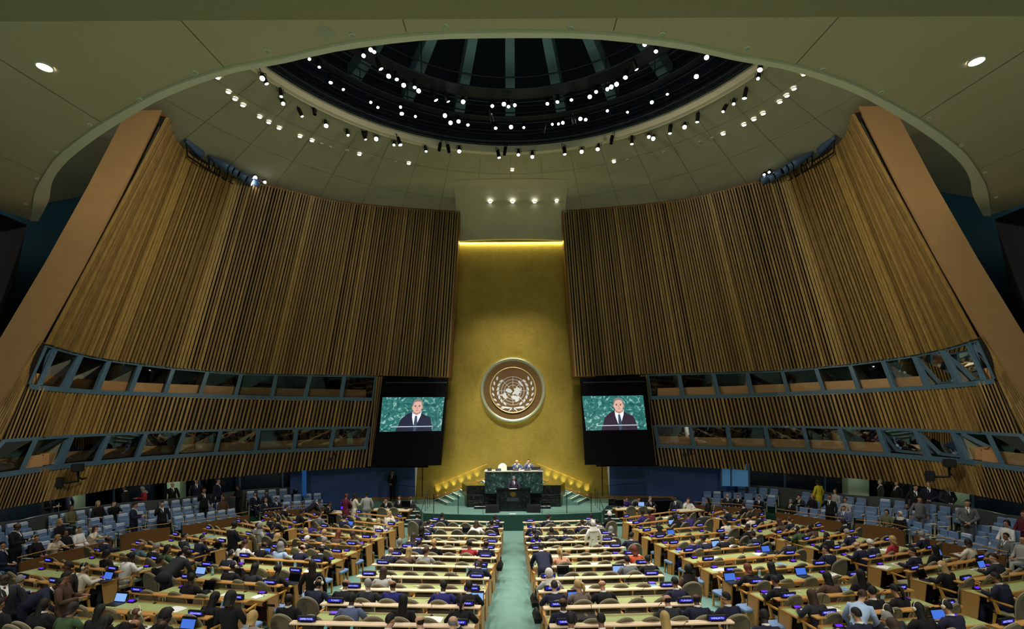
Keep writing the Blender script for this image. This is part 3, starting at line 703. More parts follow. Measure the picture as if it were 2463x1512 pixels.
# ------------------------------------------------------------------ emblem (azimuthal map between two olive branches)
def seal_geo(mb, R, y0, y1, cx, cz, thin):
    """map grid, land and branches drawn inside a disc of map radius R; extruded from y0 (front) to y1"""
    def arcs(r, w, a0=0, a1=2 * PI, n=48):
        P = [(cx + rr * math.cos(a0 + (a1 - a0) * k / n), y, cz + rr * math.sin(a0 + (a1 - a0) * k / n)) for y in (y0,) for rr in (r - w, r + w) for k in range(n + 1)]
        fs = [(k, k + 1, n + 2 + k, n + 1 + k) for k in range(n)]
        mb.add(P, fs)
    for f in (1.0, .8, .6, .4): arcs(R * f, thin)
    for k in range(8):
        a = k * PI / 4; c, s = math.cos(a), math.sin(a); r0, r1 = (R * .25, R) if k % 2 == 0 else (R * .3, R * .97)
        tx, tz = -s * thin, c * thin
        mb.add([(cx + r0 * c - tx, y0, cz + r0 * s - tz), (cx + r0 * c + tx, y0, cz + r0 * s + tz), (cx + r1 * c + tx, y0, cz + r1 * s + tz), (cx + r1 * c - tx, y0, cz + r1 * s - tz)], [(0, 1, 2, 3)])
    # land outlines traced in units of the map radius (x right, y up)
    land = [[(-.50, .12), (-.36, .17), (-.22, .15), (-.10, .06), (-.03, -.04), (-.10, -.12), (-.2, -.17), (-.3, -.13), (-.4, -.06), (-.52, -.03)],
            [(-.93, -.26), (-.72, -.26), (-.62, -.12), (-.5, -.14), (-.46, -.3), (-.36, -.5), (-.52, -.58), (-.66, -.5), (-.75, -.36), (-.9, -.33)],
            [(.05, .2), (.15, .15), (.3, .27), (.42, .22), (.55, .14), (.62, .05), (.5, -.06), (.56, -.14), (.42, -.2), (.42, -.32), (.28, -.3), (.2, -.24), (.06, -.26), (.0, -.3), (-.06, -.24), (.03, -.1), (.12, -.02), (.08, .1)],
            [(-.1, -.36), (.06, -.32), (.22, -.38), (.44, -.36), (.5, -.5), (.42, -.62), (.4, -.72), (.26, -.8), (.16, -.74), (.14, -.64), (-.1, -.52), (-.14, -.44)],
            [(.36, .68), (.5, .72), (.56, .6), (.72, .42), (.74, .3), (.6, .34), (.5, .46), (.4, .56)],
            [(.5, .24), (.6, .22), (.66, .1), (.6, .1), (.56, .18)], [(.52, -.46), (.57, -.45), (.58, -.55), (.53, -.58)]]
    for poly in land:
        n = len(poly)
        mb.add([(cx + x * R, y0 - .004, cz + z * R) for x, z in poly], [tuple(range(n))])
    # olive branches
    for s in (-1, 1):
        for k in range(7):
            t0 = -1.15 + k * .285
            for dr, tilt in ((-.14, .42), (.12, -.30)):
                rr = R * (1.26 + dr * .9); a = t0
                bx, bz = rr * math.cos(a), rr * math.sin(a)
                dx, dz = -math.sin(a - tilt * -1 * .9), math.cos(a - tilt * -1 * .9)
                ln, wd = R * .33, R * .075
                px, pz = -dz, dx
                pts = [(0, 0), (.25, .8), (.6, 1.0), (1.0, 0.1), (.7, -.75), (.3, -.7)]
                mb.add([(cx + s * (bx + dx * ln * p + px * wd * q), y0 - .002, cz + bz + dz * ln * p + pz * wd * q) for p, q in pts], [tuple(range(6))])
        # stems crossing at the foot
        q = [(.85, -1.08), (.5, -1.12), (.2, -1.17), (0, -1.2), (-.2, -1.3), (-.34, -1.43), (-.30, -1.45), (-.1, -1.33), (.1, -1.26), (.4, -1.27), (.7, -1.2)]
        mb.add([(cx + s * x * R, y0 - .003, cz + z * R) for x, z in q], [tuple(range(len(q)))])
SD = GD - .15
c = at(1233.5, 938, SD); SR = 79.5 * SD / F
t = thing('wall_emblem', 'round bronze and silver world-map emblem with olive branches on the gold wall', 'emblem', (c.x, SD, c.z))
t.rotation_euler = (PI / 2, 0, 0)     # local z faces the hall
def lz(prof, nm, m, n=64): return MB().lathe(prof, n, False).build(nm, m, t, True)
M_bronze = mat('bronze_field', srgb(104, 78, 44), 0.4, metal=0.3, var=0.18, scale=1.2)
M_silver = mat('silver_leaf', srgb(214, 214, 218), 0.35, metal=0.25, var=0.05)
M_emrim = mat('verdigris_rim', srgb(170, 172, 140), 0.3, metal=0.55, var=0.12, scale=2)
lz([(SR * .885, .06), (SR * .93, .12), (SR * .985, .10), (SR, .02), (SR, -.03), (SR * .9, -.05)], 'outer_rim', M_emrim)
lz([(SR * .885, .06), (SR * .69, .05)], 'outer_field', M_bronze)
lz([(SR * .70, .05), (SR * .70, .11), (SR * .685, .125), (SR * .668, .11), (SR * .665, .09)], 'inner_rim', mat('pale_gold_rim', srgb(226, 200, 140), .3, metal=.5, var=.05))
lz([(SR * .666, .09), (.001, .09)], 'inner_field', mat('bronze_inner', srgb(112, 84, 52), 0.4, metal=0.3, var=0.12, scale=1.5))
lz([(SR * .95, -.10), (SR * .95, -.075), (SR * .92, -.075), (SR * .92, -.10)], 'halo_lamp', mat('halo_lamp', (1, 1, 1, 1), .5, var=0, emit=(1, .9, .35, 1), estr=7))
m = MB(); m.M = Matrix.Rotation(-PI / 2, 4, 'X'); seal_geo(m, SR * .425, -.10, 0, 0, -.02 * SR, .011)
m.build('map_and_branches', M_silver, t)

# ------------------------------------------------------------------ rostrum group
def px(u, v, D): return at(u, v, D)
# high bench faced in green marble
ND = 26.25
a = at(1166, 1133, ND); b = at(1305, 1133, ND); zb = at(1232, 1186, ND).z
t = thing('presidium_bench', 'tall green marble bench high behind the speaker lectern', 'bench', (0, ND, SZ))
def L(x, y, z): return (x, y - ND, z - SZ)
m = MB(); m.hexa([L(a.x, ND, zb), L(b.x, ND, zb), L(b.x, ND + .25, zb), L(a.x, ND + .25, zb), L(a.x, ND, a.z - .035), L(b.x, ND, a.z - .035), L(b.x, ND + .25, a.z - .035), L(a.x, ND + .25, a.z - .035)])
m.build('marble_front', M_marble, t)
m = MB(); m.hexa([L(a.x - .03, ND - .04, a.z - .035), L(b.x + .03, ND - .04, a.z - .035), L(b.x + .03, ND + 1.0, a.z - .035), L(a.x - .03, ND + 1.0, a.z - .035), L(a.x - .03, ND - .04, a.z + .0), L(b.x + .03, ND - .04, a.z), L(b.x + .03, ND + 1.0, a.z), L(a.x - .03, ND + 1.0, a.z)])
m.build('bench_top', mat('pale_top', srgb(190, 188, 172), .4, var=.05), t)
PZ = a.z - .74      # presidium floor
m = MB(); m.hexa([L(a.x - .1, ND + .82, SZ), L(b.x + .1, ND + .82, SZ), L(b.x + .1, ND + 2.2, SZ), L(a.x - .1, ND + 2.2, SZ), L(a.x - .1, ND + .82, PZ), L(b.x + .1, ND + .82, PZ), L(b.x + .1, ND + 2.2, PZ), L(a.x - .1, ND + 2.2, PZ)])
struct(MB().add([Vector(p) + Vector((0, ND, SZ)) for p in m.v], m.f), 'floor_presidium', M_carpet)
# black marble flank blocks
BD = 26.55
t2 = thing('black_marble_base', 'long black marble base block spanning below the green marble bench', 'stage base', (0, BD, SZ))
l0 = at(1122, 1167.5, BD); r0 = at(1348.5, 1166.5, BD); zt = l0.z
m = MB(); m.hexa([(l0.x, 0, 0), (r0.x, 0, 0), (r0.x, .5, 0), (l0.x, .5, 0), (l0.x, 0, zt - SZ), (r0.x, 0, zt - SZ), (r0.x, .5, zt - SZ), (l0.x, .5, zt - SZ)])
m.build('marble_front', M_blackmarble, t2)
m = MB()
bl = at(1111, 1162, BD + 1.2); brr = at(1359, 1161, BD + 1.2)
for s, x0, x1 in ((-1, l0.x, bl.x), (1, r0.x, brr.x)):
    m.add([(x0, 0, 0), (x1, 1.2, 0), (x1, 1.2, zt - SZ), (x0, 0, zt - SZ)], [(0, 1, 2, 3)])
m.add([(l0.x, 0, zt - SZ + .002), (r0.x, 0, zt - SZ + .002), (brr.x, 1.2, zt - SZ + .002), (bl.x, 1.2, zt - SZ + .002)], [(0, 1, 2, 3)])
m.build('bronze_cap', mat('bronze_cap', srgb(96, 92, 34), .35, metal=.5, var=.1), t2)
for s in (-1, 1):
    tt = thing('marble_kerb', 'low black marble kerb beside the speaker lectern, %s of it' % ('left' if s < 0 else 'right'), 'stage base', (s * 1.45, 26.2, SZ))
    MB().bbox(-.55, .55, -.25, .25, 0, .15, .02).build('kerb_block', M_blackmarble, tt)
# lectern
LD = 25.25
t = thing('speaker_lectern', 'black marble speaker lectern with gold wreath emblem on its front', 'lectern', (.03, LD, SZ))
ll = at(1194, 1178, LD); lr = at(1276, 1178, LD); zt = ll.z - SZ; xl, xr = ll.x - .03, lr.x - .03
m = MB(); m.prismz([(xl, .75), (xl, .12), (xl + .08, 0), (xr - .08, 0), (xr, .12), (xr, .75)], 0, zt - .03); m.build('pedestal', M_blackmarble, t)
m = MB(); m.prismz([(xl - .02, .78), (xl - .02, .1), (xl + .06, -.03), (xr - .06, -.03), (xr + .02, .1), (xr + .02, .78)], zt - .03, zt); m.build('lectern_top', M_blackgloss, t)
m = MB(); seal_geo(m, .105, -.012, 0, 0, zt - .20, .006); m.build('wreath_emblem', M_brass, t)
m = MB(); m.box(-.30, .30, -.01, .0, zt * .48, zt * .48 + .17); fo = m.build('plaque', mat('dark_plaque', srgb(46, 54, 56), .3, var=.1), t)
m = MB(); 
for q in ((-.31, .31, zt * .48 - .012, zt * .48), (-.31, .31, zt * .48 + .17, zt * .48 + .182), (-.31, -.30, zt * .48, zt * .48 + .17), (.30, .31, zt * .48, zt * .48 + .17)): m.box(q[0], q[1], -.014, 0, q[2], q[3])
m.build('plaque_border', M_steel, fo)
m = MB(); m.box(-.34, .34, .18, .24, zt + .14, zt + .165); m.tube([(-.3, .21, zt), (-.3, .21, zt + .15)], .012, 6); m.tube([(.3, .21, zt), (.3, .21, zt + .15)], .012, 6)
m.build('reading_bar', M_steel, t)
m = MB()
for s in (-1, 1): m.tube([(s * .16, .25, zt), (s * .13, .3, zt + .12), (s * .05, .40, zt + .22)], .008, 5)
m.build('microphone', M_black, t)
m = MB(); m.box(-.2, .2, .3, .52, zt + .002, zt + .012); tag(m.build('speech_papers', M_white), 'white speech papers on the speaker lectern', 'paper').location = (.03, LD, SZ)
for s, nm in ((-1, 'left'), (1, 'right')):
    tt = thing('stage_monitor', 'black wedge loudspeaker box at the %s foot of the lectern' % nm, 'loudspeaker', (s * 1.03 + .03, LD - .25, SZ))
    m = MB(); m.hexa([(-.34, -.25, 0), (.34, -.12, 0), (.34, .3, 0), (-.34, .3, 0), (-.34, -.2, .36), (.34, -.08, .36), (.34, .28, .36), (-.34, .28, .36)]) if s < 0 else m.hexa([(-.34, -.12, 0), (.34, -.25, 0), (.34, .3, 0), (-.34, .3, 0), (-.34, -.08, .36), (.34, -.2, .36), (.34, .28, .36), (-.34, .28, .36)])
    m.build('cabinet', M_black, tt)
    MB().box(-.28, .28, -.005, 0, .05, .32).build('grille', M_darkwall, tt).location = (0, -.2, 0)
m = MB(); m.box(-.16, .16, 24.5, 24.6, SZ + .001, SZ + .012); tag(m.build('floor_marker', M_white), 'small white marker strip on the stage edge before the lectern', 'floor marker')

# curving stairs up the gold wall, rails and up-lights
for s, nm in ((-1, 'left'), (1, 'right')):
    st = thing('wall_stair', 'green carpeted stair with pale nosings rising along the gold wall, %s side' % nm, 'stairs', (0, 27.8, SZ))
    nst = 7
    def v(x, y, z): return (s * x, y - 27.8, z)
    for k in range(nst):
        h = .17 * (k + 1); xb, xf = 4.33 - .43 * k, 3.55 - .35 * k
        xb2, xf2 = xb - .43, xf - .35
        m = MB(); yf = 27.0 + .02 * k
        pts = [v(xb, 28.66, 0), v(xf, yf, 0), v(xf2, yf, 0), v(xb2, 28.66, 0)]
        if s > 0: pts = pts[::-1]
        m.hexa(pts + [(p[0], p[1], h) for p in pts]); tr = m.build('tread', M_carpet, st)
        m = MB(); pts = [v(xb, 28.66, h), v(xf, yf, h), v(xf - .09, yf, h), v(xb - .09, 28.66, h)]
        if s > 0: pts = pts[::-1]
        m.hexa(pts + [(p[0], p[1], h + .012) for p in pts]); m.build('nosing', M_nosing, tr)
    m = MB()
    def w_(x, z): return v(x, 29.42, z), v(x, 29.48, z)
    for (xa, za), (xb_, zb_) in zip([(5.6, .0), (4.53, .05), (2.98, .62), (1.5, 1.2)][:-1], [(4.53, .05), (2.98, .62), (1.5, 1.2)]):
        (a0, a1), (b0, b1) = w_(xa, za), w_(xb_, zb_)
        m.hexa([a0, b0, b1, a1] + [(p[0], p[1], p[2] + .10) for p in (a0, b0, b1, a1)])
    m.build('stringer', M_stringer, st)
    m = MB(); pts = [(4.6, 28.66), (1.0, 28.66), (1.0, 29.4), (4.6, 29.4)]
    m.add([v(4.5, 28.66, .04), v(1.2, 28.66, 1.22), v(1.2, 29.44, 1.22), v(4.5, 29.44, .04)], [(0, 1, 2, 3) if s < 0 else (3, 2, 1, 0)]); m.build('side_slope', M_carpet, st)
    hr = thing('brass_handrail', 'gold handrail climbing the gold wall beside the %s stair' % nm, 'handrail', (0, 27.8, SZ))
    m = MB(); m.tube([v(4.55, 29.36, .05), v(4.55, 29.36, .80), v(4.50, 29.36, .85), v(1.46, 29.36, 2.05)], .024, 6); m.build('rail', M_brass, hr)
    m = MB(); m.tube([v(3.3, 29.36, 1.32), v(3.3, 29.48, 1.30)], .015, 5); m.build('bracket', M_brass, hr)
    m = MB(); m.tube([v(2.3, 29.36, 1.71), v(2.3, 29.48, 1.69)], .015, 5); m.build('bracket', M_brass, hr)
    for k in range(6):
        x = 4.40 - k * .46; z = .16 + k * .175
        lt = thing('wall_uplight', 'small gold uplight on the gold wall above %s stair, %s from bottom' % (nm, ordw(k + 1)), 'uplight', (s * x, 29.37, SZ + z), 0, 'stair uplights')
        MB().lathe([(.02, 0), (.03, .04), (.028, .05)], 10, False).build('housing', M_brass, lt)
        MB().lathe([(.026, .04), (.001, .042)], 10, False).build('lens', M_lampwarm, lt)
        ld = bpy.data.lights.new('uplight_glow', 'SPOT'); ld.energy = 50; ld.color = (1, .95, .40); ld.spot_size = 1.15; ld.spot_blend = .9; ld.shadow_soft_size = .03
        lo_ = link('uplight_glow', ld, lt, (0, -.03, .07)); lo_.rotation_euler = (PI - .12, 0, 0)
    # dark glass balustrade along the stage front
    for k in range(3):
        xa, xb = 1.45 + k * 1.25, 1.45 + (k + 1) * 1.25
        gb = thing('glass_balustrade', 'clear glass balustrade panel on the stage edge, %s from lectern on %s side' % (ordw(k + 1), nm), 'balustrade', (0, 0, SZ), 0, 'stage glass balustrades')
        ya, yb = sf_y(xa) + .1, sf_y(xb) + .1
        MB().quad((s * xa, ya, .08), (s * xb, yb, .08), (s * xb, yb, .92), (s * xa, ya, .92)).build('glass_pane', M_clear, gb)
        for nm2, x, y in (('post', xa, ya), ('post', xb - .03, yb)): MB().tube([(s * x, y, 0), (s * x, y, .95)], .011, 6).build(nm2, M_black, gb)
        MB().tube([(s * xa, ya, .94), (s * xb, yb, .94)], .006, 6).build('top_rail', M_steel, gb)
    rl = thing('stair_railing', 'black sloping handrail beside the %s stage steps' % nm, 'handrail', (s * 4.62, 25.2, fz(24.5)))
    m = MB(); H0 = SZ - fz(24.5)
    m.tube([(s * -.1, -.6, 0), (s * -.1, -.6, .9), (s * -.2, .9, H0 + .95), (s * -.2, 1.6, H0 + .95)], .018, 6); m.build('rail', M_black, rl)
    for y in (.2, .9, 1.6): MB().tube([(s * -.18, y, 0), (s * -.18, y, H0 + .95 if y > .3 else .9 + H0 * .5)], .013, 6).build('post', M_black, rl)
    r2 = thing('curved_railing', 'thin dark curved railing on the stage before the %s navy wall' % nm, 'handrail', (0, 0, SZ))
    pts = [(s * (5.35 + .28 * k), 27.75 + .9 * math.sin(k / 8 * PI * .6), .95) for k in range(9)]
    MB().tube(pts, .012, 6).build('rail', M_black, r2)
    for k in (0, 4, 8): MB().tube([(pts[k][0], pts[k][1], 0), pts[k]], .011, 6).build('post', M_black, r2)

# ------------------------------------------------------------------ hanging screens
def screen(name, fr, pic, Dt, Db, lab, suit):
    (u0, v0), (u1, v1), (u2, v2), (u3, v3) = fr       # tl tr br bl
    tl, tr, br_, bl = at(u0, v0, Dt), at(u1, v1, Dt), at(u2, v2, Db), at(u3, v3, Db)
    ctr = (tl + tr + br_ + bl) / 4
    t = thing('video_screen', lab, 'screen', ctr, 0, 'hanging video screens')
    ex = ((tr - tl) + (br_ - bl)).normalized(); ez = ((tl - bl) + (tr - br_)).normalized(); ez = (ez - ex * ez.dot(ex)).normalized(); ey = ez.cross(ex)
    t.rotation_euler = Matrix((ex, ey, ez)).transposed().to_euler()
    def loc(p): d = p - ctr; return d.dot(ex), d.dot(ez)
    q = [loc(p) for p in (tl, tr, br_, bl)]
    m = MB(); ring = [(x, z) for x, z in (q[3], q[2], q[1], q[0])]
    m.loft([[(x, 0, z) for x, z in ring], [(x, .25, z) for x, z in ring]]); m.build('screen_housing', M_blackgloss, t)
    m = MB(); m.hexa([(q[0][0] + .15, -.02, q[0][1] - .32), (q[1][0] - .05, -.02, q[1][1] - .32), (q[1][0] - .05, .02, q[1][1] - .32), (q[0][0] + .15, .02, q[0][1] - .32), (q[0][0] + .15, -.02, q[0][1] - .26), (q[1][0] - .05, -.02, q[1][1] - .26), (q[1][0] - .05, .02, q[1][1] - .26), (q[0][0] + .15, .02, q[0][1] - .26)])
    m.build('header_bar', M_steel, t)
    def un(u, v):   # pixel -> local on panel front
        k = (v - v0) / (v3 - v0); p = at(u, v, Dt + (Db - Dt) * k); return loc(p)
    P = [un(*p) for p in pic]
    m = MB(); m.add([(x, -.012, z) for x, z in (P[3], P[2], P[1], P[0])], [(0, 1, 2, 3)])
    img = m.build('picture', M_scrmarble, t)
    def uv(a, b):   # picture coords 0..1 from lower left
        lo_ = Vector(P[3]).lerp(Vector(P[2]), a); hi = Vector(P[0]).lerp(Vector(P[1]), a); return lo_.lerp(hi, b)
    def shape(pts, nm, m_, dy):
        mm = MB(); mm.add([(uv(a, b).x, -.012 - dy, uv(a, b).y) for a, b in pts], [tuple(range(len(pts)))]); mm.build(nm, m_, img)
    def ell(ca, cb, ra, rb, n=28, p=2.0): return [(ca + ra * math.cos(2 * PI * k / n), cb + rb * math.sin(2 * PI * k / n)) for k in range(n)]
    shape([(.25, 0), (.29, .16), (.33, .36), (.42, .50), (.50, .56), (.62, .56), (.70, .48), (.80, .40), (.835, .20), (.85, 0)], 'pictured_suit', suit, .002)
    shape([(.505, .56), (.62, .58), (.655, .60), (.645, .45), (.59, .20), (.57, .1), (.535, .2), (.505, .42)], 'pictured_shirt', scr('scr_shirt', (225, 232, 238)), .004)
    shape([(.555, .45), (.585, .45), (.60, .25), (.59, .0), (.545, .0), (.545, .25)], 'pictured_tie', scr('scr_tie', (52, 68, 92)), .006)
    shape([(.515, .52), (.515, .62), (.64, .62), (.645, .54), (.58, .47)], 'pictured_neck', scr('scr_skin2', (176, 128, 112)), .007)
    shape(ell(.576, .735, .080, .205), 'pictured_head', scr('scr_skin', (214, 170, 152)), .008)
    shape([(.498, .68), (.495, .82), (.515, .90), (.55, .94), (.60, .945), (.64, .91), (.662, .82), (.66, .68), (.648, .76), (.636, .86), (.58, .875), (.53, .85), (.508, .76)], 'pictured_hair', scr('scr_hair', (126, 116, 112)), .010)
    shape(ell(.495, .70, .010, .05, 12) , 'pictured_ear', scr('scr_skin2', (176, 128, 112)), .007)
    shape(ell(.662, .70, .012, .055, 12) , 'pictured_ear', scr('scr_skin2', (176, 128, 112)), .007)
    for ca in (.545, .61): shape(ell(ca, .725, .014, .016, 12), 'pictured_eye', scr('scr_dark', (60, 46, 44)), .012)
    shape([(.525, .755), (.565, .765), (.565, .755), (.525, .743)], 'pictured_brow', scr('scr_dark', (60, 46, 44)), .012)
    shape([(.592, .765), (.632, .755), (.632, .743), (.592, .755)], 'pictured_brow', scr('scr_dark', (60, 46, 44)), .012)
    shape([(.572, .72), (.582, .72), (.592, .655), (.578, .645), (.564, .655)], 'pictured_nose', scr('scr_skin3', (194, 142, 124)), .012)
    shape([(.552, .612), (.578, .62), (.606, .612), (.578, .602)], 'pictured_mouth', scr('scr_mouth', (140, 74, 70)), .012)
    shape([(.18, .145), (.86, .15), (.86, .125), (.18, .12)], 'pictured_bar', scr('scr_bar', (176, 196, 204)), .014)
    for a, b in ((.40, .49), (.66, .57)): shape([(a - .004, 0), (a + .004, 0), (b + .004, .25), (b - .004, .25)], 'pictured_microphone', scr('scr_dark', (60, 46, 44)), .013)
def scr(name, c, e=0.85): return mat(name, (0.01, 0.01, 0.01, 1), .5, var=0, emit=srgb(*c), estr=e)
M_scrmarble = marble_mat('screen_marble', srgb(22, 82, 82), srgb(44, 120, 114), srgb(158, 206, 196), 2.6, emit=0.7, tiles=1.1)
screen('l', [(920, 908), (1078, 908), (1060, 1117), (893, 1122)], [(920.5, 955), (1069.5, 955), (1061, 1036), (913, 1038)], 28.0, 27.0, 'black hanging video screen left of the gold wall, showing speaker in navy suit', scr('scr_navy', (24, 30, 54)))
screen('r', [(1396, 908), (1553, 905), (1578, 1117), (1408, 1116)], [(1400, 952.5), (1546.5, 950.5), (1556, 1033), (1409.5, 1035)], 28.0, 27.0, 'black hanging video screen right of the gold wall, showing speaker in plum suit', scr('scr_plum', (44, 28, 46)))
# ------------------------------------------------------------------ delegate desks
CROPS = {'1': (0, 1180, 4.555), '2': (400, 1180, 4.555), '3': (800, 1180, 4.555), '4': (1220, 1180, 4.555), '5': (1640, 1180, 4.555), '6': (2043, 1180, 4.555), 'L': (700, 1120, 7.945), 'R': (1460, 1120, 7.945)}
def cpx(c, x, y):
    a, b, s = CROPS[c]; return a + x / s, b + y / s
BLK = {'CL': 'left centre block', 'CR': 'right centre block', 'LW': 'inner left wing', 'LL': 'outer left wing', 'RW': 'inner right wing', 'RR': 'outer right wing'}
E = [  # block: (crop,x,y) left end -> (crop,x,y) right end of each raised shelf, stage outwards
('CL', [('3', 1055, 322, '3', 1868, 345), ('3', 985, 398, '3', 1862, 412), ('3', 940, 488, '3', 1838, 500), ('3', 830, 548, '3', 1840, 575), ('3', 715, 625, '3', 1810, 645), ('3', 580, 706, '3', 1780, 738), ('3', 430, 808, '3', 1740, 842), ('3', 265, 938, '3', 1703, 965), ('3', 80, 1075, '3', 1662, 1110), ('3', -132, 1240, '3', 1607, 1280), ('2', 1355, 1450, '3', 1540, 1495)]),
('CR', [('4', 178, 345, '4', 975, 320), ('4', 190, 412, '4', 1040, 388), ('4', 200, 505, '4', 1175, 478), ('4', 215, 572, '4', 1190, 548), ('4', 232, 650, '4', 1290, 620), ('4', 260, 735, '4', 1455, 703), ('4', 290, 840, '4', 1605, 808), ('4', 325, 970, '4', 1715, 930), ('4', 355, 1110, '4', 1905, 1060), ('4', 410, 1290, '4', 2122, 1240), ('4', 478, 1490, '5', 570, 1440)]),
('LW', [('3', 230, 240, '3', 783, 298), ('3', 85, 318, '3', 690, 385), ('2', 1660, 395, '3', 565, 462), ('2', 1430, 468, '3', 435, 528), ('2', 1430, 555, '3', 280, 605), ('2', 1110, 625, '3', 120, 688), ('2', 750, 728, '2', 1735, 795), ('2', 330, 825, '2', 1505, 910), ('2', 100, 965, '2', 1230, 1045), ('1', 1360, 1112, '2', 870, 1215), ('1', 620, 1285, '2', 440, 1400)]),
('LL', [('2', 1465, 233, '2', 1640, 280), ('2', 1050, 282, '2', 1430, 368), ('2', 745, 340, '2', 1195, 434), ('2', 400, 413, '2', 940, 497), ('2', 30, 487, '2', 650, 577), ('1', 1440, 583, '2', 305, 692), ('1', 985, 665, '1', 1740, 775), ('1', 430, 778, '1', 1285, 890), ('1', 140, 958, '1', 640, 1030)]),
('RW', [('4', 1262, 300, '4', 1880, 220), ('4', 1365, 372, '5', 20, 300), ('4', 1470, 455, '5', 270, 388), ('4', 1610, 525, '5', 505, 450), ('4', 1755, 595, '5', 560, 527), ('5', 0, 680, '5', 900, 600), ('5', 205, 780, '5', 1290, 695), ('5', 445, 900, '5', 1625, 812), ('5', 720, 1035, '6', 190, 935), ('5', 1060, 1195, '6', 705, 1087), ('5', 1490, 1392, '6', 1240, 1262)]),
('RR', [('5', 325, 258, '5', 500, 210), ('5', 540, 342, '5', 920, 270), ('5', 770, 410, '5', 1220, 318), ('5', 1030, 477, '5', 1560, 388), ('5', 1325, 552, '6', 90, 452), ('5', 1655, 652, '6', 500, 540), ('6', 200, 752, '6', 970, 632), ('6', 665, 886, '6', 1530, 738), ('6', 1225, 1002, '6', 2130, 875), ('6', 1650, 1500, '6', 2400, 1390)])]
TXT = {'CL': (['JORDAN', 'KIRIBATI', 'LATVIA', 'LUXEMBOURG', 'MONACO', 'NIGER', 'POLAND', 'SAN MARINO', 'SOUTH AFRICA', 'TOGO', 'UNITED STATES'],
              ['KENYA', 'KUWAIT', 'LESOTHO', 'MADAGASCAR', 'MOROCCO', 'NIGERIA', 'PANAMA', 'SAO TOME AND PRINCIPE', 'SOUTH SUDAN', 'TONGA', 'URUGUAY']),
       'CR': (['KOREA', 'LAOS', 'LIBYA', 'MALI', 'MONTENEGRO', 'NORWAY', 'PERU', 'SERBIA', 'SPAIN', 'TIMOR LESTE', 'TURKMENISTAN'],
              ['KYRGYZSTAN', 'LIBERIA', 'MAURITIUS', 'MYANMAR', 'MEXICO', 'OMAN', 'QATAR', 'SENEGAL', 'SRI LANKA', 'TUNISIA', 'VANUATU']),
       'LW': (['FRANCE', 'GABON', 'GERMANY', 'GREECE', 'GUINEA', 'GUYANA', 'HAITI', 'HONDURAS', 'HUNGARY', 'INDIA', 'IRELAND'],
              ['GHANA', 'GRENADA', 'GUATEMALA', 'GUINEA BISSAU', 'HOLY SEE', 'ICELAND', 'INDONESIA', 'PHILIPPINES', 'BULGARIA', 'BURUNDI', 'ANTIGUA AND BARBUDA']),
       'LL': (['ALGERIA', 'ANDORRA', 'ANGOLA', 'ARMENIA', 'AUSTRIA', 'BAHAMAS', 'BELIZE', 'BENIN', 'BHUTAN'], ['ALBANIA', 'AUSTRALIA', 'BARBADOS', 'BELARUS', 'BELGIUM', 'BOLIVIA', 'BRAZIL', 'CAMEROON', 'CANADA']),
       'RW': (['NAURU', 'NEPAL', 'PALAU', 'MALDIVES', 'MOLDOVA', 'PARAGUAY', 'SIERRA LEONE', 'SAMOA', 'SUDAN', 'TURKEY', 'VENEZUELA'],
              ['NAMIBIA', 'RWANDA', 'SAUDI ARABIA', 'SLOVAKIA', 'SLOVENIA', 'SOMALIA', 'SURINAME', 'SWEDEN', 'UGANDA', 'UKRAINE', 'VIET NAM']),
       'RR': (['CHAD', 'CHILE', 'CHINA', 'CROATIA', 'CUBA', 'CYPRUS', 'DENMARK', 'ECUADOR', 'EGYPT', 'ERITREA'], ['COLOMBIA', 'COMOROS', 'CONGO', 'CZECHIA', 'DJIBOUTI', 'DOMINICA', 'ESTONIA', 'ETHIOPIA', 'FIJI', 'FINLAND'])}
def shelf_pt(u, v):
    a, b = level(u, v); D = 3.55 / (b / F - .034); return at(u, v, D)
def box_part(args, nm, m, par, r=0.0):
    q = MB(); q.bbox(*args, r) if r else q.box(*args); return q.build(nm, m, par)
SEATS = []      # (block, row, seat number, world matrix of the chair spot)
DESKS = []
plate_mesh = MB().bbox(-.185, .185, -.028, .028, 0, .112, .008).mesh('plate_housing', M_black)
plate_field = MB().quad((-.155, -.0285, .026), (.155, -.0285, .026), (.155, -.0285, .086), (-.155, -.0285, .086)).mesh('plate_field', M_blue_led)
plate_foot = MB().box(-.12, .12, -.04, .04, -.012, .004).mesh('plate_foot', M_black)
TXC = {}
def text_mesh(s):
    if s in TXC: return TXC[s]
    cu = bpy.data.curves.new('lettering', 'FONT'); cu.body = s; cu.align_x = 'CENTER'; cu.align_y = 'CENTER'
    o = bpy.data.objects.new('tmp', cu); C.objects.link(o); bpy.context.view_layer.update()
    dg = bpy.context.evaluated_depsgraph_get(); me = bpy.data.meshes.new_from_object(o.evaluated_get(dg)); bpy.data.objects.remove(o); bpy.data.curves.remove(cu)
    xs = [v.co.x for v in me.vertices]; ys = [v.co.y for v in me.vertices]
    w, h = max(xs) - min(xs), max(ys) - min(ys); cx, cy = (max(xs) + min(xs)) / 2, (max(ys) + min(ys)) / 2
    sx = min(.250 / w, .045 / h * 1.0); sy = .034 / h
    for v in me.vertices: x, y = v.co.x, v.co.y; v.co = ((x - cx) * sx, -.0295, .056 + (y - cy) * sy)
    me.materials.append(M_led_text); me.name = 'lettering'; TXC[s] = me
    return me
con_a = MB().hexa([(-.10, -.05, 0), (.10, -.05, 0), (.10, .05, 0), (-.10, .05, 0), (-.09, -.03, .035), (.09, -.03, .035), (.09, .05, .06), (-.09, .05, .06)]).mesh('console_body', M_black)
con_b = MB().quad((-.075, -.0335, .028), (.075, -.0335, .028), (.075, .03, .0535), (-.075, .03, .0535)).mesh('console_display', M_violet)
for v in con_b.vertices: v.co.z += .006
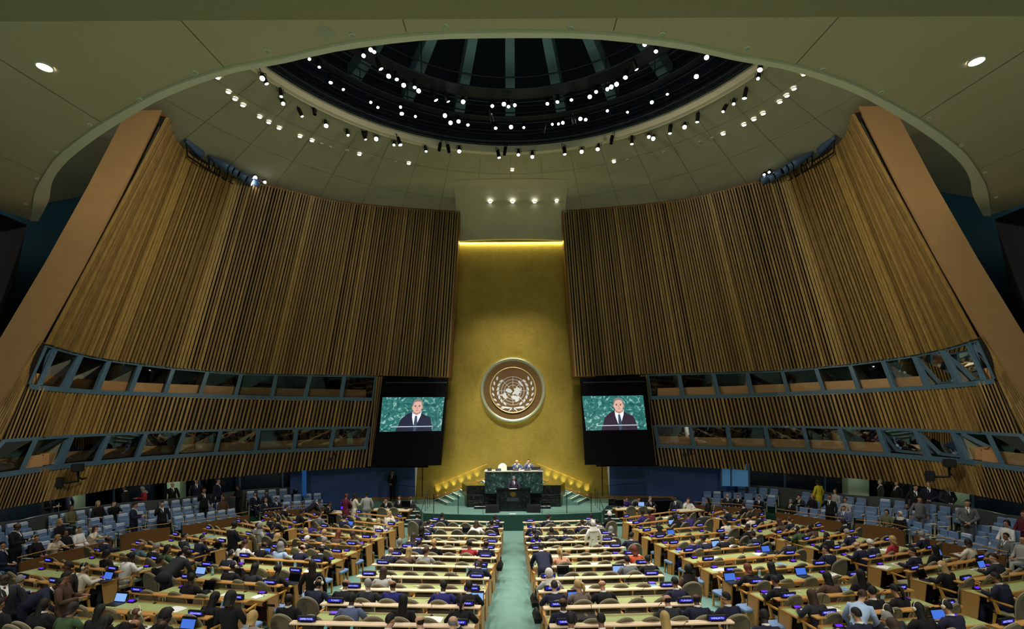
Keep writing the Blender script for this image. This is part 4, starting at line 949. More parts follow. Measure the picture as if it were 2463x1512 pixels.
mic_a = MB().lathe([(.035, 0), (.035, .01), (.02, .015), (.001, .016)], 12).mesh('mic_base', M_black)
mic_b = MB().tube([(0, 0, .015), (0, -.01, .13), (0, -.05, .22), (0, -.10, .27)], .005, 6).mesh('mic_neck', M_black)
mic_c = MB().tube([(0, -.10, .27), (0, -.135, .285)], .011, 8).mesh('mic_head', M_black)
def add_on(M, name, label, cat, group, parts, x, y, z, rz=0):
    t = thing(name, label, cat, (0, 0, 0), 0, group)
    t.matrix_world = M @ Matrix.Translation((x, y, z)) @ Matrix.Rotation(rz, 4, 'Z')
    for n, me in parts:
        if me: link(n, me, t)
    return t
TOPZ = .745
def make_desk(blk, row, P0, P1, last):
    ex = (P1 - P0); Ln = ex.length; ex.normalize(); ey = Vector((0, 0, 1)).cross(ex).normalized(); ez = ex.cross(ey)
    mid = (P0 + P1) / 2 - Vector((0, 0, .92))
    M = Matrix((ex, ey, ez)).transposed().to_4x4(); M.translation = mid
    lab = 'long wooden delegate desk with green top, %s row from the stage, %s' % (ordw(row), BLK[blk])
    t = thing('delegate_desk', lab, 'desk', (0, 0, 0), 0, 'delegate desks, ' + BLK[blk]); t.matrix_world = M
    h = Ln / 2
    wing = blk not in ('CL', 'CR')
    dp = .52 if wing else .46
    top = box_part((-h, h, -dp, .02, TOPZ - .04, TOPZ), 'worktop', M_wood, t, .006)
    box_part((-h + .035, h - .035, -dp + .03, -.02, TOPZ, TOPZ + .006), 'leather_inset', M_leather, top)
    box_part((-h, h, -.02, .02, TOPZ, TOPZ + .022), 'back_rim', M_woodlight if not wing else M_wood, top)
    fa = box_part((-h + .03, h - .03, -dp, -dp + .025, TOPZ - .13, TOPZ - .035), 'fascia', M_wood, t)
    sh = box_part((-h - .02, h + .02, -.0, .17, .885, .92), 'raised_shelf', M_woodlight if not wing else M_wood, t, .006)
    b = MB()
    n = max(2, int(Ln / 1.1))
    for k in range(n + 1):
        x = -h + .12 + (Ln - .24) * k / n
        q = MB().box(x - .012, x + .012, .03, .09, TOPZ, .89); q.build('shelf_post', M_chrome if k % 2 else M_wood, t)
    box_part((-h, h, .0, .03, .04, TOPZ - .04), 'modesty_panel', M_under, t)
    for s in (-1, 1):
        x = s * (h - .0); q = MB(); q.hexa([(x - .02 * (s + 1) , -dp + .22 if wing else -dp + .05, 0.0), (x + .02 * (1 - s), -dp + .22 if wing else -dp + .05, 0.0), (x + .02 * (1 - s), .03, 0.0), (x - .02 * (s + 1), .03, 0.0), (x - .02 * (s + 1), -dp + .16 if wing else -dp + .02, TOPZ - .04), (x + .02 * (1 - s), -dp + .16 if wing else -dp + .02, TOPZ - .04), (x + .02 * (1 - s), .03, TOPZ - .04), (x - .02 * (s + 1), .03, TOPZ - .04)])
        q.build('end_panel', M_wood, t)
    ns = max(2, int(round(Ln / (.60 if not wing else .72))))
    pitch = Ln / ns
    for k in range(0, ns, 3):
        x = -h + pitch * (k + 1.02)
        MB().lathe([(.001, 0), (.034, .0), (.036, .01), (.03, .012)], 12).build('loudspeaker_grille', M_black, fa).matrix_local = Matrix.Translation((x, -dp - .001, TOPZ - .085)) @ Matrix.Rotation(PI / 2, 4, 'X')
        box_part((x + .10, x + .30, -dp - .008, -dp + .002, TOPZ - .115, TOPZ - .06), 'control_panel', M_black, fa)
    DESKS.append((blk, row, M, h, dp, ns, pitch))
    for k in range(ns):
        x = -h + pitch * (k + .5)
        SEATS.append([blk, row, k + 1, M @ Matrix.Translation((x, -dp - (.27 if wing else .15), 0)), False, ns])
    for s, side in ((-1, 'left'), (1, 'right')):
        tx = TXT[blk][0 if s < 0 else 1][row - 1]
        if Ln < 1.4 and s > 0: continue
        x = s * (h - .30)
        pl = add_on(M, 'name_plate', 'dark plate lettered %s, %s end, row %s, %s' % (tx, side, _w[row], BLK[blk]), 'name plate', 'country name plates', [('housing', plate_mesh), ('foot', plate_foot)], x, .085, .932)
        f = link('lit_field', plate_field, pl); link('lettering', text_mesh(tx), f)
        add_on(M, 'voting_console', 'small violet lit voting console, %s desk end, row %s, %s' % (side, _w[row], BLK[blk]), 'console', 'voting consoles', [('console_body', con_a), ('display', con_b)], s * (h - .36), -.12, TOPZ + .006)
    for s, side in ((-1, 'left'), (1, 'right')):
        if row % 2 and s < 0 or Ln < 1.4: continue
        add_on(M, 'gooseneck_microphone', 'thin black gooseneck microphone, %s half of desk, row %s, %s' % (side, _w[row], BLK[blk]), 'microphone', 'desk microphones', [('base', mic_a), ('neck', mic_b), ('head', mic_c)], s * h * .42, -.07, TOPZ + .006, .3 * s)
for blk, rows in E:
    for r, (c0, x0, y0, c1, x1, y1) in enumerate(rows):
        make_desk(blk, r + 1, shelf_pt(*cpx(c0, x0, y0)), shelf_pt(*cpx(c1, x1, y1)), r == len(rows) - 1)

# ------------------------------------------------------------------ rounded delegate chairs
def outline(n=22, wt=.25, wb=.19, z0=.36, z1=1.04):
    R = []
    zc = z1 - .27
    R += [(wb, z0), (wb + .03, z0 + .1), (wt, zc - .1)]
    for k in range(n + 1):
        a = PI * k / n; R.append((wt * math.cos(a), zc + .27 * math.sin(a)))
    R += [(-wt, zc - .1), (-wb - .03, z0 + .1), (-wb, z0)]
    return R
def by(x, z): return -.24 - .13 * (z - .4) + .9 * x * x
OL = outline()
bk = MB(); bk.loft([[(x * .96, by(x, z) + .05, z - (.012 if z > .7 else 0)) for x, z in OL], [(x, by(x, z) + .03, z) for x, z in OL], [(x, by(x, z) - .0, z) for x, z in OL], [(x * .95, by(x, z) - .02, z - (.015 if z > .7 else 0)) for x, z in OL]])
ch_back = bk.mesh('chair_backrest', M_olive)
ch_pip = MB().tube([(x, by(x, z) + .022, z) for x, z in OL], .014, 6).mesh('chair_piping', M_olivelight, True)
ch_seat = MB().bbox(-.24, .24, -.2, .26, .37, .47, .04).mesh('chair_seat', M_olivelight)
def legs(parts):
    for s in (-1, 1):
        parts['arm'].append(MB().hexa([(s * .27 - .03, -.16, .64), (s * .27 + .03, -.16, .64), (s * .27 + .025, .26, .66), (s * .27 - .025, .26, .66), (s * .27 - .03, -.16, .67), (s * .27 + .03, -.16, .67), (s * .27 + .025, .26, .69), (s * .27 - .025, .26, .69)]).hexa([(s * .27 - .02, .06, .40), (s * .27 + .02, .06, .40), (s * .27 + .02, .13, .40), (s * .27 - .02, .13, .40), (s * .27 - .02, .16, .66), (s * .27 + .02, .16, .66), (s * .27 + .02, .22, .66), (s * .27 - .02, .22, .66)]))
        for y0, y1 in ((.20, .24), (-.16, -.26)):
            parts['leg'].append(MB().hexa([(s * .22 - .016, y1 - .016, 0), (s * .22 + .016, y1 - .016, 0), (s * .22 + .016, y1 + .016, 0), (s * .22 - .016, y1 + .016, 0), (s * .22 - .026, y0 - .026, .38), (s * .22 + .026, y0 - .026, .38), (s * .22 + .026, y0 + .026, .38), (s * .22 - .026, y0 + .026, .38)]))
PT = {'arm': [], 'leg': []}; legs(PT)
arm_me = [m.mesh('chair_arm', M_armwood) for m in PT['arm']]; leg_me = [m.mesh('chair_leg', M_armwood) for m in PT['leg']]
sf_me = [MB().tube([(q * .22, .23, 0), (q * .24, .25, .40), (q * .275, .24, .64), (q * .275, .19, .675), (q * .275, -.16, .66), (q * .25, -.18, .40), (q * .22, -.27, 0)], .026, 6).mesh('chair_side_frame', M_armwood) for q in (-1, 1)]
chr_ = random.Random(21)
def chair(M, label, group, full):
    t = thing('delegate_chair', label, 'chair', (0, 0, 0), 0, group); t.matrix_world = M
    b = link('backrest', ch_back, t); link('piping', ch_pip, b); link('seat', ch_seat, t)
    if full:
        for a in arm_me: link('armrest', a, t)
        for a in leg_me: link('leg', a, t)
    else:
        for a in sf_me: link('side_frame', a, t)
    return t
# ------------------------------------------------------------------ people
def skin_mesh(name, verts, edges, radii, root, subd=1):
    me = bpy.data.meshes.new(name); me.from_pydata(verts, edges, []); me.update()
    o = bpy.data.objects.new('tmp', me); C.objects.link(o)
    sk = o.modifiers.new('s', 'SKIN'); sk.use_smooth_shade = True
    if not me.skin_vertices: me.skin_vertices.new() if hasattr(me.skin_vertices, 'new') else None
    sv = me.skin_vertices[0].data
    for i, r in enumerate(radii): sv[i].radius = (r, r) if not isinstance(r, tuple) else r; sv[i].use_root = (i == root)
    ss = o.modifiers.new('d', 'SUBSURF'); ss.levels = subd; ss.render_levels = subd
    bpy.context.view_layer.update()
    dg = bpy.context.evaluated_depsgraph_get(); out = bpy.data.meshes.new_from_object(o.evaluated_get(dg))
    bpy.data.objects.remove(o); bpy.data.meshes.remove(me)
    out.name = name; out.polygons.foreach_set('use_smooth', [True] * len(out.polygons)); return out
M_skin0 = mat('skin_base', srgb(196, 150, 124), .55, var=.05)
def V(*a): return Vector(a)
def make_pose(nm, hips, chest, neck, head_rot, arms, legs, fem=False):
    """hips, chest, neck: points up the spine; arms: (elbow, wrist, finger direction) per side; legs: (knee, ankle, toe) per side"""
    hips, chest, neck = V(*hips), V(*chest), V(*neck)
    up = (neck - chest).normalized(); X = V(1, 0, 0)
    Hm = Matrix.Rotation(head_rot[1], 4, 'Z') @ Matrix.Rotation(-head_rot[0], 4, 'X')
    hc = neck + up * .05 + (Hm @ V(0, .025, .125))     # head centre
    def hp(x, y, z): return hc + Hm @ V(x, y, z)
    W = .185 if not fem else .165
    vs, ed, ra = [], [], []
    def add(p, r, par=None):
        vs.append(tuple(p)); ra.append(r)
        if par is not None: ed.append((par, len(vs) - 1))
        return len(vs) - 1
    r0 = add(hips, .105); sp = add(hips.lerp(chest, .5), .095, r0); ch = add(chest, .11, sp); nk = add(neck, .058, ch)
    n2 = add(neck.lerp(hp(0, -.01, -.08), .6), .052, nk)
    jw = add(hp(0, .022, -.062), .060, n2); fc = add(hp(0, .012, -.005), .072, jw); sk = add(hp(0, -.012, .045), .080, fc); add(hp(0, -.010, .085), .05, sk)
    add(hp(0, .094, -.022), .0075, fc); add(hp(0, .078, -.082), .014, jw)
    for s in (-1, 1): add(hp(s * .080, -.005, -.005), .016, fc)
    Q = {'sh': []}
    for i, s in enumerate((-1, 1)):
        shp = chest + X * s * W + (neck - chest) * .62 + V(0, -.01, 0)
        el, wr, fd = [V(*q) for q in arms[i]]
        s1 = add(shp, .052, ch); e1 = add(el, .04, s1); w1 = add(wr, .027, e1)
        fd = fd.normalized(); sd = fd.cross(V(0, 0, 1)); sd = X.copy() if sd.length < .2 else sd.normalized(); nrm = sd.cross(fd)
        pm = add(wr + fd * .055, .030, w1)
        for k, (o, l) in enumerate(((-.030, .062), (-.010, .075), (.010, .070), (.028, .055))):
            k0 = add(wr + fd * .09 + sd * o, .0095, pm); k1 = add(wr + fd * (.09 + l * .55) + sd * o * 1.15 - nrm * .006, .0085, k0); add(wr + fd * (.09 + l) + sd * o * 1.15 - nrm * .026, .007, k1)
        th = add(wr + fd * .045 + sd * (-s) * -.038, .011, pm); add(wr + fd * .085 + sd * (-s) * -.056 - nrm * .012, .009, th)
        Q['sh'].append((shp, el, wr))
        kn, an, to = [V(*q) for q in legs[i]]
        hj = hips + X * s * .09
        h1 = add(hj, .085, r0); k_ = add(kn, .056, h1); a_ = add(an, .038, k_); add(to, .036, a_)
    body = skin_mesh('body_' + nm, vs, ed, ra, 0)
    body.materials.append(M_skin0)
    # jacket: torso loft and sleeves, following the spine
    def ring(c, rx, ry, axis, n=16, pw=2.4):
        ax = axis.normalized(); fy = (V(0, 1, 0) - ax * ax.y).normalized()
        out = []
        for k in range(n):
            a = 2 * PI * k / n; c_, s_ = math.cos(a), math.sin(a)
            out.append(tuple(c + X * rx * math.copysign(abs(c_) ** (2 / pw), c_) + fy * ry * math.copysign(abs(s_) ** (2 / pw), s_)))
        return out
    ax0 = chest - hips; hem = hips - ax0.normalized() * (.06 if legs[0][0][2] > hips.z - .2 else .14)
    k = .92 if fem else 1.0
    jk = MB()
    jk.loft([ring(hem, .185 * k, .135, ax0), ring(hips, .180 * k, .13, ax0), ring(hips.lerp(chest, .5), .165 * k * (.92 if fem else 1), .122, ax0), ring(chest, .195 * k, .135, up), ring(chest.lerp(neck, .45), .205 * k, .118, up), ring(chest.lerp(neck, .72), .175 * k, .095, up), ring(chest.lerp(neck, .93), .105 * k, .07, up), ring(neck + up * .015, .062, .06, up)])
    cuffs = MB()
    for shp, el, wr in Q['sh']:
        jk.tube([chest.lerp(neck, .55).lerp(shp, .55), shp, shp.lerp(el, .5), el, el.lerp(wr, .5), wr], [.055, .072, .062, .056, .050, .042], 10)
        cuffs.tube([wr.lerp(el, .06), wr + (wr - el).normalized() * .015], .036, 8)
    jacket = jk.mesh('jacket_' + nm, M_skin0, True)
    tr = MB()
    for i, s in enumerate((-1, 1)):
        kn, an, to = [V(*q) for q in legs[i]]; hj = hips + X * s * .085
        tr.tube([hips + X * s * .04 + V(0, 0, .06), hj, hj.lerp(kn, .5), kn, kn.lerp(an, .5), an], [.10, .112, .092, .072, .066, .060], 10)
    trous = tr.mesh('trousers_' + nm, M_skin0, True)
    shoes = MB()
    for i in (0, 1):
        kn, an, to = [V(*q) for q in legs[i]]
        shoes.tube([an + V(0, -.02, -.04), an.lerp(to, .5) + V(0, 0, -.02), to], [.045, .045, .036], 8)
    shoe = shoes.mesh('shoes_' + nm, M_black, True)
    sk_ = MB(); kn0, kn1 = V(*legs[0][0]), V(*legs[1][0]); kc = (kn0 + kn1) / 2; axk = kc - hips
    seated = abs(axk.z) < .25
    if seated: sk_.loft([ring(hips + V(0, .02, .04), .185, .14, V(0, 0, 1)), [tuple(hips + V(x, .18, z)) for x, z in [(.19 * math.cos(2 * PI * q / 16), .11 * math.sin(2 * PI * q / 16)) for q in range(16)]], [tuple(kc + V(x, .05, z - .01)) for x, z in [(.185 * math.cos(2 * PI * q / 16), .085 * math.sin(2 * PI * q / 16)) for q in range(16)]]])
    else: sk_.loft([ring(hips + V(0, 0, .08), .16, .115, V(0, 0, 1)), ring(hips - V(0, 0, .05), .19, .14, V(0, 0, 1)), ring(kc + V(0, -.01, -.02), .20, .15, V(0, 0, 1)), ring(kc + V(0, -.01, -.16), .20, .15, V(0, 0, 1))])
    skirt = sk_.mesh('skirt_' + nm, M_skin0, True)
    co = MB(); co.loft([ring(neck + up * .0, .068, .066, up), ring(neck + up * .042 + V(0, -.004, 0), .064, .06, up)], False)
    f0 = neck + up * .01 + V(0, .062, 0); dn = chest.lerp(neck, .0)
    fr = ax0.normalized(); fy = (V(0, 1, 0) - fr * fr.y).normalized()
    b0 = chest + fy * .142 - fr * .07
    co.add([tuple(f0 + X * -.055), tuple(f0 + X * .055), tuple(chest + fy * .139 + X * .05 + fr * .05), tuple(b0), tuple(chest + fy * .139 + X * -.05 + fr * .05)], [(0, 1, 2, 3, 4)])
    shirt = co.mesh('shirt_' + nm, M_white)
    ti = MB(); ti.add([tuple(f0 + X * -.018 + fy * .006), tuple(f0 + X * .018 + fy * .006), tuple(chest + fy * .146 + X * .026), tuple(b0 + fy * .005), tuple(chest + fy * .146 - X * .026)], [(0, 1, 2, 3, 4)])
    tie = ti.mesh('tie_' + nm, M_skin0)
    Hm = Hm.copy(); Hm.translation = hc
    return dict(body=body, jacket=jacket, trousers=trous, shoes=shoe, skirt=skirt, shirt=shirt, tie=tie, cuffs=cuffs.mesh('cuffs_' + nm, M_white, True), head=Hm)
SL = [((-.12, .46, .50), (-.12, .46, .09), (-.13, .60, .04)), ((.12, .46, .50), (.12, .46, .09), (.13, .60, .04))]
def sit(nm, lean_, hr, arms, fem=False):
    c = (0, lean_ * .42, .90 - lean_ * .12); n = (0, lean_ * .62, 1.075 - lean_ * .22)
    return make_pose(nm, (0, 0, .51), c, n, hr, arms, SL, fem)
A_work = [((-.30, .18, .80), (-.17, .43, .80), (.4, 1, -.1)), ((.30, .18, .80), (.17, .43, .80), (-.4, 1, -.1))]
A_lap = [((-.27, .02, .70), (-.10, .24, .66), (.6, 1, -.2)), ((.27, .02, .70), (.10, .24, .66), (-.6, 1, -.2))]
A_chin = [((-.30, .18, .80), (-.14, .40, .80), (.4, 1, -.1)), ((.25, .30, .80), (.10, .27, 1.06), (-.4, -.1, 1))]
A_side = [((-.29, -.02, 1.16), (-.30, .05, .92), (.05, .1, -1)), ((.29, -.02, 1.16), (.30, .05, .92), (-.05, .1, -1))]
A_clasp = [((-.29, .02, 1.16), (-.05, .20, .98), (.9, .3, -.5)), ((.29, .02, 1.16), (.05, .20, 1.0), (-.9, .3, -.5))]
A_phone = [((-.27, .0, 1.16), (-.28, .08, .94), (.05, .2, -1)), ((.26, .16, 1.22), (.10, .17, 1.52), (-.5, .1, 1))]
A_hold = [((-.27, .05, 1.16), (-.12, .30, 1.18), (.5, 1, .1)), ((.27, .05, 1.16), (.12, .30, 1.18), (-.5, 1, .1))]
A_lect = [((-.32, .14, 1.18), (-.20, .40, 1.06), (.3, 1, -.2)), ((.32, .14, 1.18), (.20, .40, 1.06), (-.3, 1, -.2))]
ST = [((-.10, .02, .50), (-.11, 0, .09), (-.12, .15, .04)), ((.10, .02, .50), (.11, 0, .09), (.12, .15, .04))]
def stand(nm, hr, arms, fem=False): return make_pose(nm, (0, 0, .95), (0, .0, 1.30), (0, .0, 1.485), hr, arms, ST, fem)
POSES = {}
for fem, sx in ((False, 'm'), (True, 'f')):
    POSES['work' + sx] = sit('work' + sx, .30, (.30, 0), A_work, fem)
    POSES['workl' + sx] = sit('workl' + sx, .22, (.15, .75), A_work, fem)
    POSES['workr' + sx] = sit('workr' + sx, .22, (.15, -.75), A_work, fem)
    POSES['lap' + sx] = sit('lap' + sx, -.06, (.05, 0), A_lap, fem)
    POSES['lapl' + sx] = sit('lapl' + sx, -.02, (.02, .7), A_lap, fem)
    POSES['chin' + sx] = sit('chin' + sx, .26, (.1, -.2), A_chin, fem)
    POSES['side' + sx] = stand('side' + sx, (.1, .2), A_side, fem)
    POSES['hold' + sx] = stand('hold' + sx, (.35, 0), A_hold, fem)
POSES['claspm'] = stand('claspm', (.1, 0), A_clasp); POSES['phonem'] = stand('phonem', (.05, .3), A_phone); POSES['lectm'] = stand('lectm', (.35, 0), A_lect)
POSES['bendm'] = make_pose('bendm', (0, -.1, .93), (0, .22, 1.14), (0, .38, 1.24), (.6, -.3), [((-.27, .36, .98), (-.22, .52, .80), (.1, .6, -.8)), ((.27, .36, .98), (.22, .52, .80), (-.1, .6, -.8))], ST)
POSES['bendf'] = make_pose('bendf', (0, -.06, .93), (0, .16, 1.20), (0, .29, 1.34), (.5, -.3), [((-.27, .28, 1.02), (-.2, .42, .84), (.1, .6, -.8)), ((.27, .28, 1.02), (.2, .42, .84), (-.1, .6, -.8))], ST, True)

# hair in head space: origin at head centre, face towards +y
def shell(low, rx=.086, ry=.104, rz=.118, cz=.012, cy=-.006, n=20, m=9, top=PI / 2, wob=0.0, drop=None):
    """cap from the crown down to an elevation that depends on the azimuth; drop continues straight down"""
    r = random.Random(3); rings = []; cw = [r.uniform(-1, 1) for _ in range(n)]
    for i in range(m + 1):
        ring = []
        for j in range(n):
            a = 2 * PI * j / n; f = math.sin(a)            # +1 face, -1 nape
            el = top + (low(f) - top) * i / m; k = max(math.cos(el), .02); w = 1 + wob * (.45 * r.uniform(-1, 1) + 1.1 * cw[j] * min(1, i / 3))
            ring.append((rx * k * math.cos(a) * w, cy + ry * k * math.sin(a) * w, cz + rz * math.sin(el) * w))
        rings.append(ring)
    if drop:
        for q, dz in ((.5, .5), (1.0, 1.0)):
            ring = []
            for j, p in enumerate(rings[m]):
                a = 2 * PI * j / n; f = math.sin(a); d = max(0, min(1, (-f + .30) / .6))
                ring.append((p[0] * (1 + (.14 * q - .16 * (q == 1)) * d), p[1] - .030 * q * d, p[2] - drop * dz * d * (1 + .10 * cw[j])))
            rings.append(ring)
    mb = MB(); mb.loft(rings, False); return mb
def lowf(front, side, back):
    def g(f):
        if f > 0: return side + (front - side) * min(1, f * 1.25) ** 2
        return side + (back - side) * min(1, -f * 1.1)
    return g
Hh = {}
def hm(nm, mb): Hh[nm] = mb.mesh('hair_' + nm, M_black, True)
hm('short', shell(lowf(.78, .12, -.55), rx=.083, ry=.101, rz=.114, wob=.018))
hm('side', shell(lowf(.6, .0, -.6), rx=.086, ry=.104, rz=.119, wob=.03))
rr = shell(lambda f: .08 - max(0, min(1, (.30 - f) / .7)) * .85, top=.10, rx=.0790, ry=.096, rz=.107, wob=.012, m=5); hm('balding', rr)
hm('long', shell(lowf(.80, -.10, -.35), rx=.089, ry=.108, rz=.121, drop=.26, wob=.045, n=26))
q = shell(lowf(.72, -.05, -.45), rx=.088); q.ball((0, -.125, .03), .045, .04, .045, 10, 8); hm('bun', q)
q = shell(lowf(.72, -.05, -.45), rx=.088); q.tube([(0, -.10, .05), (0, -.145, .03), (0, -.15, -.08), (0, -.135, -.22)], [.03, .035, .032, .012], 8); hm('pony', q)
hm('afro', shell(lowf(.55, -.1, -.4), rx=.118, ry=.132, rz=.142, wob=.06, n=28, m=12))
hm('bob', shell(lowf(.78, -.2, -.4), rx=.093, ry=.110, rz=.122, drop=.07, wob=.05, n=26))
hm('curly', shell(lowf(.65, -.2, -.4), rx=.106, ry=.120, rz=.130, drop=.12, wob=.10, n=28, m=12))
q = shell(lowf(.62, -.85, -.9), rx=.092, ry=.110, rz=.124, n=24); q.loft([[(.115 * math.cos(a), -.01 + .105 * math.sin(a), -.10) for a in [2 * PI * j / 20 for j in range(20)]], [(.16 * math.cos(a), -.02 + .13 * math.sin(a), -.20) for a in [2 * PI * j / 20 for j in range(20)]], [(.20 * math.cos(a), -.03 + .14 * math.sin(a), -.27) for a in [2 * PI * j / 20 for j in range(20)]]], False)
hm('scarf', q)
q = shell(lowf(.45, .05, -.3), rx=.105, ry=.12, rz=.15, wob=.03); hm('wrap', q)
hs = MB(); hs.tube([(.088 * math.cos(a), -.01, .01 + .125 * math.sin(a)) for a in [PI * k / 10 for k in range(11)]], .007, 5)
for s in (-1, 1): hs.M = Matrix.Translation((s * .088, -.01, .0)) @ Matrix.Rotation(s * PI / 2, 4, 'Y'); hs.lathe([(.038, -.008), (.04, .014), (.028, .026), (.001, .028)], 12)
hs.M = Matrix.Identity(4); headset_me = hs.mesh('headset', M_cream, True)
ey = MB()
for s in (-1, 1): ey.ball((s * .031, .074, .004), .010, .010, .0055, 8, 6); ey.box(s * .031 - .012, s * .031 + .012, .076, .084, .021, .024)
eyes_me = ey.mesh('eyes', mat('eye_dark', srgb(30, 22, 20), .3, var=0))
mo = MB(); mo.ball((0, .082, -.062), .022, .008, .006, 10, 6); mouth_me = mo.mesh('mouth', mat('lip_tone', srgb(140, 80, 74), .5, var=0))
fab = lambda n, c: mat('cloth_' + n, srgb(*c), .9, var=.14, scale=9)
CL = {'navy': (26, 30, 52), 'black': (17, 17, 20), 'charcoal': (40, 42, 48), 'grey': (104, 106, 108), 'royal': (34, 36, 104), 'slate': (86, 98, 130), 'cream': (214, 206, 186), 'white': (230, 230, 226), 'teal': (70, 100, 106), 'green': (58, 82, 52), 'red': (160, 42, 50), 'orange': (190, 78, 40), 'peach': (206, 152, 118), 'taupe': (110, 98, 92), 'purple': (58, 42, 110), 'maroon': (96, 30, 44), 'lightblue': (166, 190, 222), 'yellow': (206, 190, 40), 'brown': (84, 62, 48), 'plum': (46, 32, 52), 'olive': (96, 98, 70), 'striped': (170, 170, 168), 'dots': (150, 148, 144), 'lightgrey': (166, 166, 160)}
NM = {'royal': 'royal-blue', 'slate': 'slate-blue', 'lightblue': 'pale-blue', 'lightgrey': 'pale-grey', 'dots': 'patterned'}
HC = {'bk': (16, 14, 13), 'br': (62, 42, 30), 'bl': (176, 146, 92), 'gy': (132, 130, 126), 'wh': (210, 208, 202), 'rd': (104, 48, 28), 'sc': (214, 208, 196), 'db': (38, 27, 22)}
HN = {'bk': 'black', 'br': 'brown', 'bl': 'blonde', 'gy': 'grey', 'wh': 'white', 'rd': 'auburn', 'sc': 'cream', 'db': 'dark'}
SKN = [(206, 160, 134), (186, 138, 108), (150, 104, 76), (92, 60, 44), (60, 40, 32)]
for k_, c_ in enumerate(SKN): mat('skin_%d' % k_, srgb(*c_), .5, var=.05)
for k_, c_ in HC.items(): mat('hair_' + k_, srgb(*c_), .7, var=.2, scale=30)
SN = {'short': 'short', 'side': 'short', 'balding': 'balding', 'long': 'long', 'bun': 'tied', 'pony': 'ponytailed', 'afro': 'round', 'bob': 'bobbed', 'curly': 'curly', 'scarf': 'scarf', 'wrap': 'wrap'}
def setm(o, m):
    o.material_slots[0].link = 'OBJECT'; o.material_slots[0].material = m
PN = [0]
def describe(hair, hc, cloth, bottom=None):
    c = NM.get(cloth, cloth); g = 'jacket' if cloth in ('navy', 'black', 'charcoal', 'grey', 'cream', 'slate', 'royal', 'taupe', 'plum', 'brown') else 'top'
    if hair == 'none': h = 'bald person'
    elif hair in ('scarf', 'wrap'): h = 'person in %s head%s' % (HN[hc], hair)
    elif hair == 'balding': h = 'balding person'
    else: h = 'person, %s %s hair' % (SN[hair], HN[hc])
    return '%s, %s %s' % (h, c, g)
def person(M, pose, hair, hc, cloth, skin, place, low='trousers', headset=False, face=False, tie=None, shirt=None, lowc=None, sc_=1.0, group=None, label=None):
    P = POSES[pose]
    PN[0] += 1
    b = link('person', P['body']); b.matrix_world = M @ Matrix.Diagonal((sc_, sc_, sc_, 1))
    tag(b, label or (describe(hair, hc, cloth) + ', ' + place), 'person', group)
    setm(b, MATS['skin_%d' % skin])
    m = fab(cloth, CL[cloth])
    j = link('jacket', P['jacket'], b); setm(j, m)
    lo_ = link(low, P[low], b); setm(lo_, fab(lowc, CL[lowc]) if lowc else m)
    link('shoes', P['shoes'], b)
    if shirt is None: shirt = pose.endswith('m') and cloth in ('navy', 'black', 'charcoal', 'grey', 'slate', 'royal', 'plum')
    if shirt:
        link('shirt', P['shirt'], b); link('cuffs', P['cuffs'], b)
        if tie or face: t_ = link('tie', P['tie'], b); setm(t_, fab(tie or 'navy', CL[tie or 'navy']))
    if hair != 'none':
        h = link('headscarf' if hair == 'scarf' else 'headwrap' if hair == 'wrap' else 'hair', Hh[hair], b); h.matrix_local = P['head']; setm(h, MATS['hair_' + hc])
    if headset: link('headset', headset_me, b).matrix_local = P['head']
    if face:
        link('eyes', eyes_me, b).matrix_local = P['head']; link('mouth', mouth_me, b).matrix_local = P['head']
    return b
# ------------------------------------------------------------------ who sits where
def seat_u(M):
    p = M.translation; return 1231.5 + p.x * F / p.y
OCC = {}
def find_seat(code, c, x):
    ext = code[-1] if code[-1] in '+-' else ''
    blk = code[:2]; row = int(code[2:].rstrip('+-'))
    rows = [s for s in SEATS if s[0] == blk and s[1] == row]
    if ext:
        d = [q for q in DESKS if q[0] == blk and q[1] == row][0]; _, _, M, h, dp, ns, pitch = d
        xx = (h + .38) * (1 if ext == '+' else -1)
        s = [blk, row, ns + 1 if ext == '+' else 0, M @ Matrix.Translation((xx, -dp - (.26 if blk[0] != 'C' else .15), 0)), True, ns]
        SEATS.append(s); return s
    u = cpx(c, x, 0)[0]
    fr = [s for s in rows if not s[4]]
    if not fr: return None
    s = min(fr, key=lambda q: abs(seat_u(q[3]) - u)); s[4] = True
    return s
def seat_name(s):
    n = s[5]; k = s[2]
    if k == 0: w = 'extra left end seat'
    elif k > n: w = 'extra right end seat'
    else: w = '%s seat from left' % ordw(k)
    return '%s, row %s, %s' % (w, _w[s[1]], BLK[s[0]])
